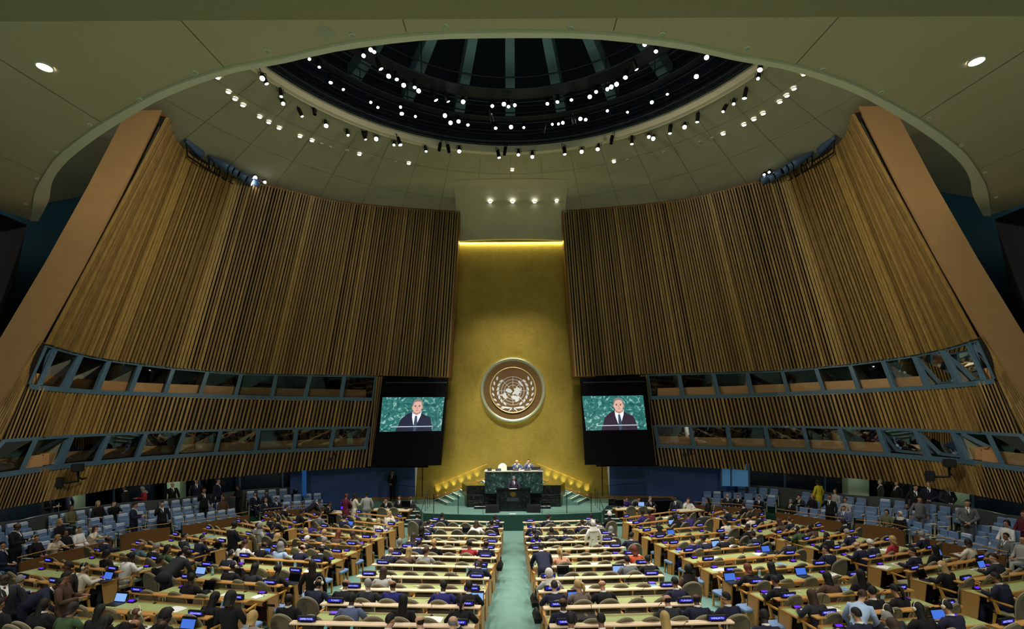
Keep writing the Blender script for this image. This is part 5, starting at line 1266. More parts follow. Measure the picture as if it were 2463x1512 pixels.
SITTERS = '''3 1000 CL1- workm balding db charcoal 3|3 1140 CL1 workm short bk navy 2|3 1770 CL1 workm short bk black 3|3 1060 CL2 workm short bk navy 2|3 1555 CL2 workf long br white 1|3 1760 CL2 workm short bk black 2
3 920 CL3 workf curly bk black 2|3 830 CL4 workf long br charcoal 1|3 735 CL5 workm side gy black 0|3 935 CL5 workm short bk navy 1|3 1130 CL5 workf bun bl black 1|3 1500 CL5 workf bun bk red 2|3 1680 CL5 workm balding bk navy 3
3 640 CL6 workm balding gy navy 1|3 840 CL6 workf long bl brown 0|3 1010 CL6 workf bun br dots 1|3 1600 CL7 workm balding gy navy 3|3 435 CL8 workf long br lightgrey 1
3 200 CL9 workm balding bk black 2|3 455 CL9 workm side gy charcoal 0|3 760 CL9 workm balding db royal 2|3 1220 CL9 workm short bk royal 4|3 1500 CL9 workm short bk black 4|3 40 CL9- workm balding bk navy 3 h
3 15 CL10 workm short bk slate 4|3 890 CL10 workf long bk black 2|3 1440 CL10 workf pony bk black 1|2 1430 CL10- lapm balding bk black 4|3 560 CL11 workm short bk charcoal 0|3 850 CL11 workm balding db slate 0|3 1370 CL11 chinm balding gy charcoal 0|2 1300 CL11- lapf bob bl dots 0
4 425 CR1 workm short bk navy 1|4 870 CR1 workm short bk grey 3|4 1025 CR1+ lapf wrap wh black 4|4 260 CR2 workm none bk navy 1|4 850 CR2 workm short bk navy 2|4 1040 CR2 workm short bk grey 2
4 255 CR3 workm short bk black 2|4 478 CR3 workm short bk charcoal 2|4 640 CR3 workm short bk navy 2|4 1110 CR3 workf bob gy charcoal 0|4 290 CR4 workm short bk black 3|4 1325 CR4+ workm short bk navy 1|4 610 CR6 workf pony bl peach 0|4 1355 CR6 workf curly rd orange 0
4 1285 CR7 workm short bk grey 1|4 1490 CR7 workm short bk black 2|4 430 CR8 workf scarf sc striped 1|4 1765 CR8+ lapf scarf bk brown 3|4 470 CR9 workm short db navy 0 h|4 760 CR9 workf pony bl taupe 0|4 1050 CR9 workm none bk black 1|4 1790 CR9 workm short bk navy 2
4 560 CR10 workm balding bk navy 3|4 1690 CR10 workm balding bk charcoal 1|4 1960 CR10 workm balding bk navy 3|5 265 CR10+ worklm short bk navy 1|4 660 CR11 workm short bk black 2|4 1000 CR11 workm short bk charcoal 2|4 1640 CR11 workf long bl taupe 0|5 600 CR11+ workm short bk navy 4
L 1940 LW1 chinf bob bl cream 0|L 920 LW2 workm short bk navy 0|L 690 LW2- lapm short db grey 0|L 1515 LW2 workf bob bl cream 0|L 430 LW3 workm short bk purple 3|L 165 LW4 workf bob bl black 0|L 700 LW4 workf long rd brown 0|L 910 LW4 workf bob br taupe 1|L 1240 LW4 workm side bl charcoal 0
2 1380 LW4- workm short bk navy 1|2 1300 LW5- workf curly bl black 0|2 1460 LW5 workm side wh black 0|2 1560 LW5 workm side gy black 0|2 905 LW6- workf pony br white 0|2 1140 LW6 workm curly gy lightblue 0|2 1490 LW6 workm balding db navy 0|2 1700 LW6 workm balding bk black 4
2 700 LW7 workm short bk navy 1 h|2 1400 LW6 workm balding bk black 3|2 455 LW8- lapm short bk black 2|2 540 LW8 workm short bk black 3 h|2 1130 LW8 workf bun bk black 4|2 1300 LW8 workf long bk charcoal 2|2 330 LW9 workf bun bk black 4|2 470 LW10 workf long bk black 2
1 720 LW11 workf bob db green 1|1 1000 LW11 workf long bk black 2|1 1250 LW11 workm none bk black 3 h|1 1590 LW11 workf afro bk black 4|2 75 LW11 workf long bk black 1|1 400 LW11- lapm short db black 1
2 1300 LL1- workm short db black 0|2 1500 LL1 workf bob bk black 1|2 1140 LL2 workm short bk black 3|2 1300 LL2 workm short bk black 2|2 1005 LL3 workm short bk grey 1|2 1195 LL3+ lapf scarf gy lightgrey 1|2 560 LL5 workm short bk navy 0|2 250 LL5 workm short bk charcoal 1
1 1480 LL6 workm balding gy teal 2|1 1640 LL6 workm side gy black 0|1 1760 LL6 workf long bk green 2|1 1800 LL6+ workm short bk black 1|1 1370 LL6- workm balding bk navy 3|1 1140 LL7 workf bob bk black 1|1 1500 LL7 workf bun bk white 4|1 1130 LL8 workm short bk cream 1 h|1 350 LL9 workm short gy navy 1|1 110 LL9 lapf long br black 1
R 590 RW1 workf short bk purple 3|R 730 RW1 workf bun bk maroon 4|R 1420 RW2 workf long bk black 3|R 1540 RW2 workm short bk purple 2|R 1790 RW2+ worklm short db charcoal 1|R 870 RW3 workf long bk black 2|R 2060 RW3+ worklm bob br cream 1|5 520 RW4+ workm short bk black 3|5 120 RW5 workm short bk royal 0
5 335 RW5 workm short bk navy 2|5 560 RW5 chinm short bk black 3|5 650 RW5+ workm short bk charcoal 2|5 1065 RW6+ worklm short bk charcoal 1|5 1450 RW7+ worklm short bk navy 0|5 685 RW8 workf bob rd black 1|5 1040 RW8 workf long bk black 1|5 1060 RW9 workm short bk black 2|5 1880 RW9 workf long bk black 1|6 60 RW9 workf long bk brown 1
5 1470 RW10 workf long br charcoal 1|6 240 RW10 workm short bk black 1|6 540 RW10 workf pony bk black 1|6 300 RW11 workm short bk navy 1|6 595 RW11 workm short bk charcoal 1 h|6 950 RW11 workf long bk black 1 h|6 1220 RW11 workm short bk navy 1 h
5 530 RR1+ workm short db black 0|5 450 RR1 workm short bk navy 1|5 780 RR2 workm short bk cream 2|5 880 RR2 workm short bk black 3|5 1090 RR3 workf long br brown 1|5 1180 RR3 workm short br charcoal 0|5 1295 RR4 workm short bk green 3 h|5 1400 RR4 workm short bk brown 4|5 1560 RR4+ workm short bk black 4|5 1880 RR6 workm none gy navy 0
6 60 RR5 workm side gy navy 0|6 280 RR6 workm side wh navy 0|6 430 RR6 workf bob bl red 0|6 560 RR6+ workm side gy navy 0|6 -400 RR5 workm short bk black 3|6 1000 RR7 workf long bk black 1|6 1140 RR7+ workf bob db cream 1|6 800 RR7 workm short bk navy 1|6 1045 RR8 workf long bl black 0 h|6 1600 RR8 worklm short db charcoal 0|6 1800 RR10 workm short bk charcoal 1|6 1500 RR9 workm short bk navy 2'''
for tok in SITTERS.replace('\n', '|').split('|'):
    f = tok.split(); s = find_seat(f[2], f[0], float(f[1]))
    if s is None: continue
    place = seat_name(s); pose = f[3]
    rr_ = random.Random(place)
    if pose in ('workm', 'workf'): pose = rr_.choice(['work', 'work', 'work', 'workl', 'workr', 'lap']) + pose[-1]
    M = s[3] @ Matrix.Translation((0, .02, 0)) @ Matrix.Rotation(rr_.uniform(-.12, .12), 4, 'Z')
    person(M, pose, f[4], f[5], f[6], int(f[7]), place, headset='h' in f[8:], lowc='charcoal' if f[6] in ('cream', 'lightblue', 'white', 'red', 'orange', 'peach') and pose[-1] == 'm' else None, low='skirt' if pose[-1] == 'f' and f[6] in ('white', 'dots', 'peach', 'orange', 'striped', 'red', 'cream') else 'trousers', group='seated delegates')
# chairs
for s in SEATS:
    blk, row, k, M, occ, ns = s
    end = k in (0, 1, ns, ns + 1)
    vis = end and (row >= 4)
    J = M @ Matrix.Translation((0, 0 if blk[0] == 'C' else -.06 if not occ else -.03, 0)) @ Matrix.Rotation(chr_.uniform(-.2, .2) if not occ else chr_.uniform(-.08, .08), 4, 'Z')
    chair(J, '%s olive chair, %s' % ('occupied' if occ else 'empty', seat_name(s)), 'delegate chairs', vis)
# low blue cushioned stools by the aisle ends of the wings
st_c = MB().bbox(-.20, .20, -.20, .20, .36, .46, .03).mesh('stool_cushion', M_blueseat)
st_l = [MB().box(x - .02, x + .02, y - .02, y + .02, 0, .37).mesh('stool_leg', M_armwood) for x in (-.16, .16) for y in (-.16, .16)]
for blk, row, M, h, dp, ns, pitch in DESKS:
    if blk not in ('LW', 'RW') or row < 3 or row > 10: continue
    t = thing('cushioned_stool', 'low blue cushioned stool at the aisle end of row %s, %s' % (_w[row], BLK[blk]), 'stool', (0, 0, 0), 0, 'blue aisle stools')
    t.matrix_world = M @ Matrix.Translation(((h + .12) * (1 if blk == 'LW' else -1), -dp - .58, 0))
    link('cushion', st_c, t)
    for l in st_l: link('leg', l, t)
# ------------------------------------------------------------------ people standing among the desks
def stand_at(c, x, ytop, H, pose, hair, hc, cloth, skin, yaw, lab, low='trousers', face=False, tie=None, lowc=None, bend=1.0):
    u, v = cpx(c, x, ytop) if c else (x, ytop)
    a, b = level(u, v); D = (4.47 - H * bend) / (b / F - .034)
    p = at(u, v, D); p.z = fz(D)
    return person(Matrix.Translation(p) @ Matrix.Rotation(yaw, 4, 'Z'), pose, hair, hc, cloth, skin, '', low=low, face=face, tie=tie, lowc=lowc, sc_=H / 1.76, label=lab, group=None)
stand_at('2', 1600, 765, 1.63, 'sidef', 'long', 'db', 'black', 1, .2, 'woman with long dark hair in black trouser suit standing in left aisle by a desk')
stand_at('2', 690, 1115, 1.66, 'holdf', 'curly', 'bk', 'black', 1, .1, 'woman with thick dark hair in long black coat standing before the lowest left desks', low='skirt')
stand_at('2', 725, 335, 1.80, 'holdm', 'short', 'bk', 'black', 4, -.5, 'broad man in black suit standing with his back turned between left wing desks')
stand_at('1', 1850, 690, 1.84, 'bendm', 'balding', 'bk', 'charcoal', 4, -.3, 'man in charcoal suit leaning over a left wing desk with papers', bend=.83)
stand_at('1', 770, 775, 1.80, 'claspm', 'short', 'bk', 'black', 3, 2.2, 'taller of two men in black suits talking near the left desks', face=True)
stand_at('1', 690, 885, 1.72, 'holdm', 'short', 'bk', 'brown', 2, -1.2, 'shorter man in dark brown suit talking with a taller man near the left desks', face=True)
stand_at('1', 300, 1030, 1.80, 'bendm', 'short', 'bk', 'navy', 4, -1.0, 'man in navy suit bending forward at the left frame edge', bend=.80)
stand_at('1', 40, 900, 1.78, 'sidem', 'balding', 'bk', 'charcoal', 4, -2.2, 'man in charcoal suit and pink tie at the lower left edge', face=True, tie='maroon')
stand_at('4', 945, 330, 1.62, 'sidef', 'scarf', 'sc', 'white', 1, .1, 'woman in white headscarf and long white dress standing between right centre rows', low='skirt')
stand_at('4', 405, 575, 1.82, 'bendm', 'short', 'bk', 'navy', 1, .15, 'man in dark navy suit leaning on a right centre desk beside the aisle', bend=.90)
stand_at('6', 100, 1190, 1.66, 'bendf', 'bun', 'br', 'lightblue', 0, -.7, 'woman with brown bun in light blue jacket bending over the lower right desk', bend=.85, lowc='navy')
for c, x, y, pose, hair, hc, cl, sk, lab in (('6', 520, 1370, 'worklm', 'side', 'gy', 'navy', 0, 'grey haired man in navy suit with face turned left, lowest right rows'), ('6', 630, 1455, 'workf', 'bob', 'br', 'brown', 0, 'top of a brown haired head at the lower right frame edge'), ('1', 1330, 1445, 'workm', 'balding', 'bk', 'charcoal', 2, 'balding head in charcoal suit at the lower left frame edge, left one of two'), ('1', 1630, 1455, 'workm', 'balding', 'bk', 'black', 4, 'dark balding head at the lower left frame edge, right one of two'), ('1', 1000, 1430, 'workf', 'curly', 'bk', 'black', 2, 'curly black haired head at the lower left frame edge'), ('1', 390, 1215, 'worklm', 'short', 'db', 'black', 1, 'young man with dark hair in black suit turning left near lower left chairs')):
    u, v = cpx(c, x, y); a, b = level(u, v); D = (4.47 - 1.30) / (b / F - .034); p = at(u, v, D); p.z = fz(D)
    M = Matrix.Translation(p) @ Matrix.Rotation(.15 if u > 1231 else -.15, 4, 'Z')
    person(M, pose, hair, hc, cl, sk, '', label=lab)
    chair(M @ Matrix.Translation((0, -.03, 0)), 'olive chair under the %s' % lab.replace(' at the lower left frame edge', ', lower left').replace(' at the lower right frame edge', ', lower right').replace('top of a ', '').replace(' with face turned left, lowest right rows', ', lower right').replace(' turning left near lower left chairs', ', lower left'), 'delegate chairs', False)

# ------------------------------------------------------------------ stage people
def at_floor(x, y, z, yaw): return Matrix.Translation((x, y, z)) @ Matrix.Rotation(yaw, 4, 'Z')
lx = .08
person(at_floor(lx, 26.0, SZ, PI), 'lectm', 'short', 'gy', 'plum', 0, '', face=True, tie='navy', sc_=.97, label='grey haired man in dark plum suit speaking at the black marble lectern')
Mp = lambda u: at_floor((u - 1231.5) * 27.4 / F, 27.4, PZ, PI)
def white_chair(M, lab):
    t = chair(M, lab, None, False)
    for ch in t.children:
        if ch.name.startswith(('backrest', 'seat')): setm2(ch, M_cream)
def setm2(o, m): o.material_slots[0].link = 'OBJECT'; o.material_slots[0].material = m
for u, pose, hair, hc, lab in ((1242.5, 'workm', 'none', 'bk', 'bald man in slate suit seated at the green marble bench'), (1270.5, 'chinm', 'short', 'bk', 'black haired man in slate suit with hand at mouth, at the green marble bench')):
    person(Mp(u), pose, hair, hc, 'slate', 0, '', face=True, tie='navy', label=lab)
    white_chair(Mp(u), 'cream high backed chair behind the %s' % ('bald man at the marble bench' if hair == 'none' else 'black haired man at the marble bench'))
white_chair(Mp(1208), 'empty cream high backed chair at the green marble bench, left of the seated men')
def on_bench(u, w, h, d, nm, lab, m, y=26.55, cat='console'):
    x = (u - 1231.5) * y / F; z = at(1232, 1133, 26.25).z
    q = MB(); q.hexa([(-w / 2, -d / 2, 0), (w / 2, -d / 2, 0), (w / 2, d / 2, 0), (-w / 2, d / 2, 0), (-w / 2, -d / 4, h), (w / 2, -d / 4, h), (w / 2, d / 2, h), (-w / 2, d / 2, h)])
    o = q.build(nm, m); o.location = (x, y, z); tag(o, lab, cat)
on_bench(1198, .30, .12, .25, 'desk_console', 'black console on the green marble bench before the empty cream chair', M_black)
on_bench(1226, .34, .20, .12, 'desk_monitor', 'low black monitor on the marble bench between chair and bald man', M_black, 26.8, 'monitor')
on_bench(1240, .30, .11, .25, 'desk_console', 'black console on the marble bench before the bald man', M_black)
on_bench(1268, .32, .11, .25, 'desk_console', 'black console on the marble bench before the black haired man', M_black)
on_bench(1288, .50, .18, .15, 'desk_monitor', 'low black monitor on the right part of the marble bench', M_black, 26.8, 'monitor')
on_bench(1300, .3, .08, .25, 'desk_telephone', 'black telephone at the right end of the marble bench', M_black, 26.55, 'telephone')
on_bench(1177, .22, .14, .2, 'desk_headset', 'black headset at the left end of the marble bench', M_black, 26.55, 'headset')
on_bench(1252, .3, .012, .22, 'papers', 'white papers on the marble bench between the two seated men', M_white, 26.55, 'paper')
person(at_floor(-6.95, 28.95, SZ, PI - .25), 'claspm', 'short', 'bk', 'black', 1, '', face=True, tie='red', label='guard in black suit and red tie standing before the left navy wall')

# ------------------------------------------------------------------ officer tables beside the stage
def side_table(x, y, L, W, rz, lab):
    t = thing('officer_table', lab, 'table', (x, y, fz(25)), rz)
    tp = MB().bbox(-L / 2, L / 2, -W / 2, W / 2, .70, .76, .01).build('tabletop', M_wood, t)
    MB().box(-L / 2 + .05, L / 2 - .05, -W / 2 + .04, W / 2 - .04, .76, .765).build('table_inset', M_cream, tp)
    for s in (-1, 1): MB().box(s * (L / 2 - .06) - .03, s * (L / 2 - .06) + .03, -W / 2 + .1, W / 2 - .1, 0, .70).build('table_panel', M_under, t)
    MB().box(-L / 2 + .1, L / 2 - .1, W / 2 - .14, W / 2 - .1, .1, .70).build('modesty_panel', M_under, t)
    return t
def table_item(x, y, z, q, nm, lab, cat, m, rz=0):
    o = q.build(nm, m); o.location = (x, y, z); o.rotation_euler = (0, 0, rz); tag(o, lab, cat); return o
def monitor(x, y, z, lab, rz, lit=None, w=.5, h=.34):
    t = thing('computer_monitor', lab, 'monitor', (x, y, z), rz)
    MB().bbox(-w / 2, w / 2, -.02, .02, .10, .10 + h, .008).build('monitor_case', M_black, t)
    MB().box(-.1, .1, -.06, .1, 0, .012).box(-.02, .02, .0, .03, .01, .14).build('stand', M_black, t)
    MB().quad((-w / 2 + .02, -.0215, .12), (w / 2 - .02, -.0215, .12), (w / 2 - .02, -.0215, .08 + h), (-w / 2 + .02, -.0215, .08 + h)).build('monitor_screen', lit or M_blackgloss, t)
FZ0 = fz(25)
for s, nm in ((-1, 'left'), (1, 'right')):
    side_table(s * 6.35, 26.2, 2.1, .75, s * .12, 'wooden officer table with pale top next to the %s stage steps' % nm)
    side_table(s * 9.0, 25.6, 1.5, .75, s * .3, 'wooden officer table farther from the %s stage steps' % nm)
    monitor(s * 5.6, 26.25, FZ0 + .765, 'dark computer monitor at the stage end of the %s officer table' % nm, s * .12)
    for k, x in enumerate((6.0, 6.6)):
        chair(at_floor(s * x, 25.45, FZ0, 0), 'olive chair with back to hall, %s officer table, %s' % (nm, 'nearer the stage' if k == 0 else 'farther from the stage'), None, False)
monitor(-8.7, 25.7, FZ0 + .765, 'violet lit monitor on the left farther officer table', .3, M_violet, .3, .42)
monitor(-8.35, 25.85, FZ0 + .765, 'black monitor beside the violet lit one', .2)
monitor(5.35, 26.5, FZ0 + .765, 'second dark monitor at the right stage steps', -.1)
monitor(6.75, 26.15, FZ0 + .765, 'pale lit laptop screen on the right officer table', -.1, M_skyscreen, .34, .24)
t = thing('equipment_case', 'large black equipment case before the right navy wall', 'case', (7.85, 27.3, FZ0))
MB().bbox(-.85, .85, -.4, .4, 0, 1.0, .02).build('case_body', M_blackgloss, t); MB().bbox(-.88, .88, -.43, .43, 1.0, 1.06, .015).build('case_lid', M_black, t)
OFF = [(-6.75, 26.85, PI, 'chinm', 'short', 'bk', 'black', 1, 'dark haired officer in black at the left officer table, hand at face'), (-6.1, 26.9, PI, 'lapm', 'short', 'br', 'black', 1, 'officer in black leaning back behind the left officer table'), (-5.5, 26.95, PI, 'lapm', 'short', 'bk', 'charcoal', 2, 'officer in charcoal beside the monitor at the left officer table'),
       (6.1, 26.95, PI, 'workf', 'bob', 'br', 'purple', 1, 'brown haired officer in purple behind the right officer table'), (6.75, 26.9, PI, 'workm', 'short', 'bk', 'black', 1, 'officer in black behind the right officer table near the black case'), (7.35, 26.8, PI, 'chinm', 'side', 'gy', 'charcoal', 0, 'grey haired officer in charcoal behind the right officer table'),
       (8.55, 26.2, 2.6, 'lapm', 'short', 'bk', 'charcoal', 3, 'officer in charcoal at the farther right officer table'), (9.2, 26.15, 2.9, 'chinf', 'long', 'rd', 'white', 0, 'auburn haired woman in white at the farther right officer table'), (10.0, 25.6, 1.4, 'lapf', 'long', 'bk', 'black', 1, 'long haired woman in black at the end of the farther right officer table'),
       (-9.6, 25.5, -1.5, 'workm', 'short', 'bk', 'black', 2, 'operator in black at the end of the left farther officer table')]
for x, y, yaw, pose, hair, hc, cl, sk, lab in OFF:
    person(at_floor(x, y, FZ0, yaw), pose, hair, hc, cl, sk, '', face=True, label=lab)
    chair(at_floor(x, y, FZ0, yaw) @ Matrix.Translation((0, -.03, 0)), 'olive chair under the ' + lab.split(' at ')[0].split(' behind ')[0].split(' beside ')[0] + (', left officer side' if x < 0 else ', right officer side'), None, False)
for x, y, yaw, pose, hair, hc, cl, lab in ((-7.45, 25.5, .4, 'sidem', 'short', 'bk', 'lightgrey', 'man in light grey shirt standing by the left officer tables'), (-8.0, 25.2, -.6, 'holdf', 'long', 'bk', 'cream', 'woman in cream top standing between the left officer tables'), (-8.35, 25.0, -.3, 'holdf', 'bun', 'rd', 'maroon', 'woman in maroon reading papers at the left officer tables'), (-10.2, 25.0, -.9, 'bendm', 'short', 'bk', 'black', 'camera operator in black bending at the far left officer table')):
    person(at_floor(x, y, FZ0, yaw), pose, hair, hc, cl, 2, '', label=lab, low='skirt' if pose == 'holdf' else 'trousers')
# ------------------------------------------------------------------ side galleries
GP = [(797, 1222), (640, 1233), (457, 1261), (322, 1279), (239, 1305), (132, 1331), (50, 1352)]
def par_pt(u, v):
    a, b = level(u, v); D = 3.70 / (b / F - .034); return at(u, v, D)
G0 = [par_pt(*p) for p in GP]
for p in G0: p.z = 0
G0 = resample(G0, 241)
def gnorm(i):
    d = G0[min(i + 1, 240)] - G0[max(i - 1, 0)]; d.normalize(); n = Vector((d.y, -d.x, 0))
    return n if n.x < 0 else -n
def gpt(i, off): return G0[i] + gnorm(i) * off
def gal_u(u, off):   # index on the offset line that shows at image column u
    return min(range(241), key=lambda i: abs(1231.5 + gpt(i, off).x * F / gpt(i, off).y - u))
TIER = [(.08, .95, .12), (.95, 1.80, .38), (1.80, 2.65, .64), (2.65, 4.6, .64)]
def tz(i, k): return fz(G0[i].y) + TIER[k][2]
seat_b = MB(); seat_b.bbox(-.21, .21, -.30, -.22, .38, .94, .03); seat_bm = seat_b.mesh('gallery_backrest', M_blueseat)
seat_c = MB().bbox(-.175, .175, -.313, -.207, .82, .955, .02).mesh('headrest_cover', M_bluecover)
seat_s = MB().bbox(-.20, .20, -.215, -.10, .34, .72, .03).mesh('folded_seat', M_blueseat)
seat_o = MB().bbox(-.20, .20, -.22, .20, .34, .43, .03).mesh('open_seat', M_blueseat)
seat_a = [MB().bbox(s * .23 - .018, s * .23 + .018, -.26, .12, .55, .585, .01).box(s * .23 - .015, s * .23 + .015, -.24, -.18, .02, .55).mesh('seat_arm', M_cream) for s in (-1, 1)]
ROWN = ['front', 'middle', 'back']
GAPS = [(600, 632), (410, 436), (268, 290)]
GSEAT = []
for side, s in (('left', -1), ('right', 1)):
    P = (lambda p: Vector(p)) if s < 0 else mir
    fl = MB(); sec = []
    for i in range(241):
        b = [gpt(i, .04) + Vector((0, 0, fz(G0[i].y) - .1))]
        for k, (o0, o1, h) in enumerate(TIER): b += [gpt(i, o0) + Vector((0, 0, tz(i, k))), gpt(i, o1) + Vector((0, 0, tz(i, k)))]
        sec.append([P(q) for q in b])
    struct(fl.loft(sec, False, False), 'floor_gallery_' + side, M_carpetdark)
    # wooden front parapet with gaps at the aisles, each run a panel of its own
    runs = []; cur = []
    for i in range(241):
        u = 1231.5 + G0[i].x * F / G0[i].y
        if any(a < u < b for a, b in GAPS):
            if len(cur) > 1: runs.append(cur)
            cur = []
        else: cur.append(i)
    runs.append(cur)
    for k, run in enumerate(runs):
        m = MB(); m.loft([[P(gpt(i, .0) + Vector((0, 0, fz(G0[i].y) - .05))), P(gpt(i, .06) + Vector((0, 0, fz(G0[i].y) - .05))), P(gpt(i, .06) + Vector((0, 0, fz(G0[i].y) + .77))), P(gpt(i, .0) + Vector((0, 0, fz(G0[i].y) + .77)))] for i in run])
        o = m.build('gallery_parapet', M_wooddark); tag(o, 'brown wooden parapet before the %s gallery seats, %s section from the stage' % (side, ordw(k + 1)), 'parapet', 'wooden gallery parapets')
        hr = thing('gallery_handrail', 'thin metal handrail above the %s gallery parapet, %s section from the stage' % (side, ordw(k + 1)), 'handrail', (0, 0, 0), 0, 'gallery handrails')
        MB().tube([P(gpt(i, .10) + Vector((0, 0, fz(G0[i].y) + .92))) for i in run], .016, 6).build('rail', M_armwood, hr)
        for i in (run[0], run[len(run) // 2], run[-1]): MB().tube([P(gpt(i, .10) + Vector((0, 0, fz(G0[i].y) + .2))), P(gpt(i, .10) + Vector((0, 0, fz(G0[i].y) + .92)))], .014, 6).build('post', M_steel, hr)
    m = MB(); m.loft([[P(gpt(i, 2.72) + Vector((0, 0, tz(i, 3)))), P(gpt(i, 2.80) + Vector((0, 0, tz(i, 3)))), P(gpt(i, 2.80) + Vector((0, 0, tz(i, 3) + 1.02))), P(gpt(i, 2.72) + Vector((0, 0, tz(i, 3) + 1.02)))] for i in range(241)])
    tag(m.build('rear_parapet', M_parapetgrey), 'long grey parapet behind the back row of the %s gallery seats' % side, 'parapet')
    for k in range(3):
        off = TIER[k][0] + .50; i = 0.0; acc = 0; last = gpt(0, off); cnt = 0
        for j in range(1, 241):
            p = gpt(j, off); acc += (p - last).length; last = p
            if acc < .50: continue
            acc = 0
            u = 1231.5 + G0[j].x * F / G0[j].y
            if any(a < u < b for a, b in GAPS): continue
            cnt += 1
            n = gnorm(j); a = math.atan2(n.y, n.x) + PI / 2     # local -y outward
            pos = p + Vector((0, 0, tz(j, k)))
            M = Matrix.Translation(P(pos)) @ Matrix.Rotation(a if s < 0 else -a, 4, 'Z')
            GSEAT.append([side, k, cnt, M, False, P(pos)])
def gseat(q):
    side, k, cnt, M, occ, pos = q
    t = thing('gallery_armchair', 'blue gallery seat%s, %s row of %s gallery, %s from the stage' % (' in use' if occ else '', ROWN[k], side, ordw(cnt)), 'seat', (0, 0, 0), 0, 'blue gallery seats'); t.matrix_world = M
    link('backrest', seat_bm, t); link('headrest_cover', seat_c, t) if side == 'left' or (cnt * 7 + k) % 5 == 0 else None
    link('seat', seat_o if occ else seat_s, t)
    for a in seat_a: link('armrest', a, t)
GS = '''1 1025 2 left lapf long bl black 0|1 1160 2 left chinf long br black 0|1 820 2 left lapf long bk olive 2|1 640 1 left lapf long bl black 0|1 410 0 left lapf bun br black 1 h|1 520 0 left holdf long bl cream 0|1 650 0 left lapf bob bk black 2|1 740 0 left lapf bun db white 1 h|1 870 0 left chinf long br cream 1|1 -60 0 left lapm short bk navy 1
2 1020 0 left lapm side gy navy 0|2 1125 0 left lapm short bk navy 2|2 925 1 left lapm short bk navy 1|2 1090 1 left lapf bob bk charcoal 2|2 640 1 left lapm none bk brown 2|L 160 2 left lapm short bk black 2
5 500 0 right lapm none gy charcoal 0|5 600 0 right lapm short bk black 1|5 870 0 right lapm short bk black 1|5 1105 0 right lapm side gy black 1|5 1290 1 right chinm short bk charcoal 0|5 1415 1 right lapf curly bl black 0|5 1690 2 right lapf long br lightgrey 0|5 1800 1 right lapf bun rd lightgrey 1|5 1850 0 right lapm short db slate 1
6 420 0 right lapf bob bk olive 1|6 520 0 right lapf scarf sc black 1|6 1650 0 right lapm short bk grey 2|6 1880 0 right lapm balding bk lightgrey 1|6 1720 1 right lapf bob db white 1|6 1860 2 right lapf long rd maroon 1|5 430 2 right lapm short bk black 2|5 300 2 right lapm short bk black 1'''
for tok in GS.replace('\n', '|').split('|'):
    f = tok.split(); u = cpx(f[0], float(f[1]), 0)[0]; k = int(f[2])
    fr = [q for q in GSEAT if q[0] == f[3] and q[1] == k and not q[4]]
    q = min(fr, key=lambda g: abs(1231.5 + g[5].x * F / g[5].y - u)); q[4] = True
    pose = f[4] if f[4][:4] != 'hold' else 'workf'
    person(q[3], pose, f[5], f[6], f[7], int(f[8]), '%s row of %s gallery, %s from stage' % (ROWN[k], q[0], ordw(q[2])), face=True, headset='h' in f[9:], low='skirt' if pose[-1] == 'f' and f[7] in ('cream', 'lightgrey', 'olive') else 'trousers', group='people seated in the galleries', sc_=.93)
for q in GSEAT: gseat(q)
def gstand(u, off, tier, side, yaw, H, pose, hair, hc, cl, sk, lab, **kw):
    um = u if side == 'left' else 2463 - u
    i = gal_u(um, off); p = gpt(i, off); p = Vector((p.x, p.y, tz(i, tier) if tier >= 0 else fz(p.y)))
    if side == 'right': p = mir(p)
    person(Matrix.Translation(p) @ Matrix.Rotation(yaw, 4, 'Z'), pose, hair, hc, cl, sk, '', sc_=H / 1.76, label=lab, **kw)
gstand(36, .5, 0, 'left', -1.2, 1.82, 'holdm', 'balding', 'bk', 'black', 3, 'man in black suit standing with hands out in the front of the left gallery', face=True)
gstand(112, 3.3, 3, 'left', -1.4, 1.80, 'holdm', 'short', 'bk', 'black', 1, 'man in black suit walking behind the left gallery parapet', face=True)
gstand(160, 4.0, 3, 'left', 1.2, 1.78, 'sidem', 'short', 'bk', 'navy', 1, 'man in navy suit facing left behind the left gallery parapet', face=True, tie='maroon')
gstand(319, .45, 0, 'left', -1.2, 1.80, 'holdm', 'short', 'db', 'navy', 1, 'bearded man in navy suit standing in the left gallery aisle')
gstand(390, .45, 0, 'left', -2.4, 1.72, 'phonem', 'short', 'bk', 'black', 1, 'person in black holding up a phone in the left gallery', face=True)
gstand(471, 3.4, 3, 'left', -2.6, 1.80, 'sidem', 'short', 'bk', 'navy', 1, 'bearded man in navy suit behind the grey left parapet by the pale column', face=True)
gstand(489, 1.4, 1, 'left', -2.4, 1.78, 'phonem', 'short', 'bk', 'black', 2, 'man in black on the phone on the left gallery steps', face=True)
gstand(523, 2.2, 2, 'left', -1.5, 1.84, 'sidem', 'short', 'br', 'navy', 0, 'tall man in navy suit at the top of the left gallery steps', face=True)
gstand(571, 1.6, 1, 'left', 2.8, 1.74, 'holdf', 'long', 'bk', 'black', 2, 'woman in black with badge standing in the left gallery aisle', face=True)
gstand(345, 3.6, 3, 'left', 2.4, 1.6, 'holdf', 'scarf', 'gy', 'red', 1, 'woman in grey headscarf and red top behind the left gallery glass parapet')
gstand(302, 3.5, 3, 'left', 2.0, 1.7, 'sidem', 'short', 'bk', 'black', 3, 'dark figure behind the left gallery parapet beside the headscarf woman')
gstand(413, 3.6, 3, 'left', -2.2, 1.72, 'sidem', 'balding', 'gy', 'black', 1, 'balding man in dark suit left of the second pale green column', face=True)
gstand(1967, 1.9, 2, 'right', .3, 1.68, 'sidef', 'curly', 'bk', 'yellow', 2, 'woman in yellow dress standing with her back turned in the right gallery', low='skirt')
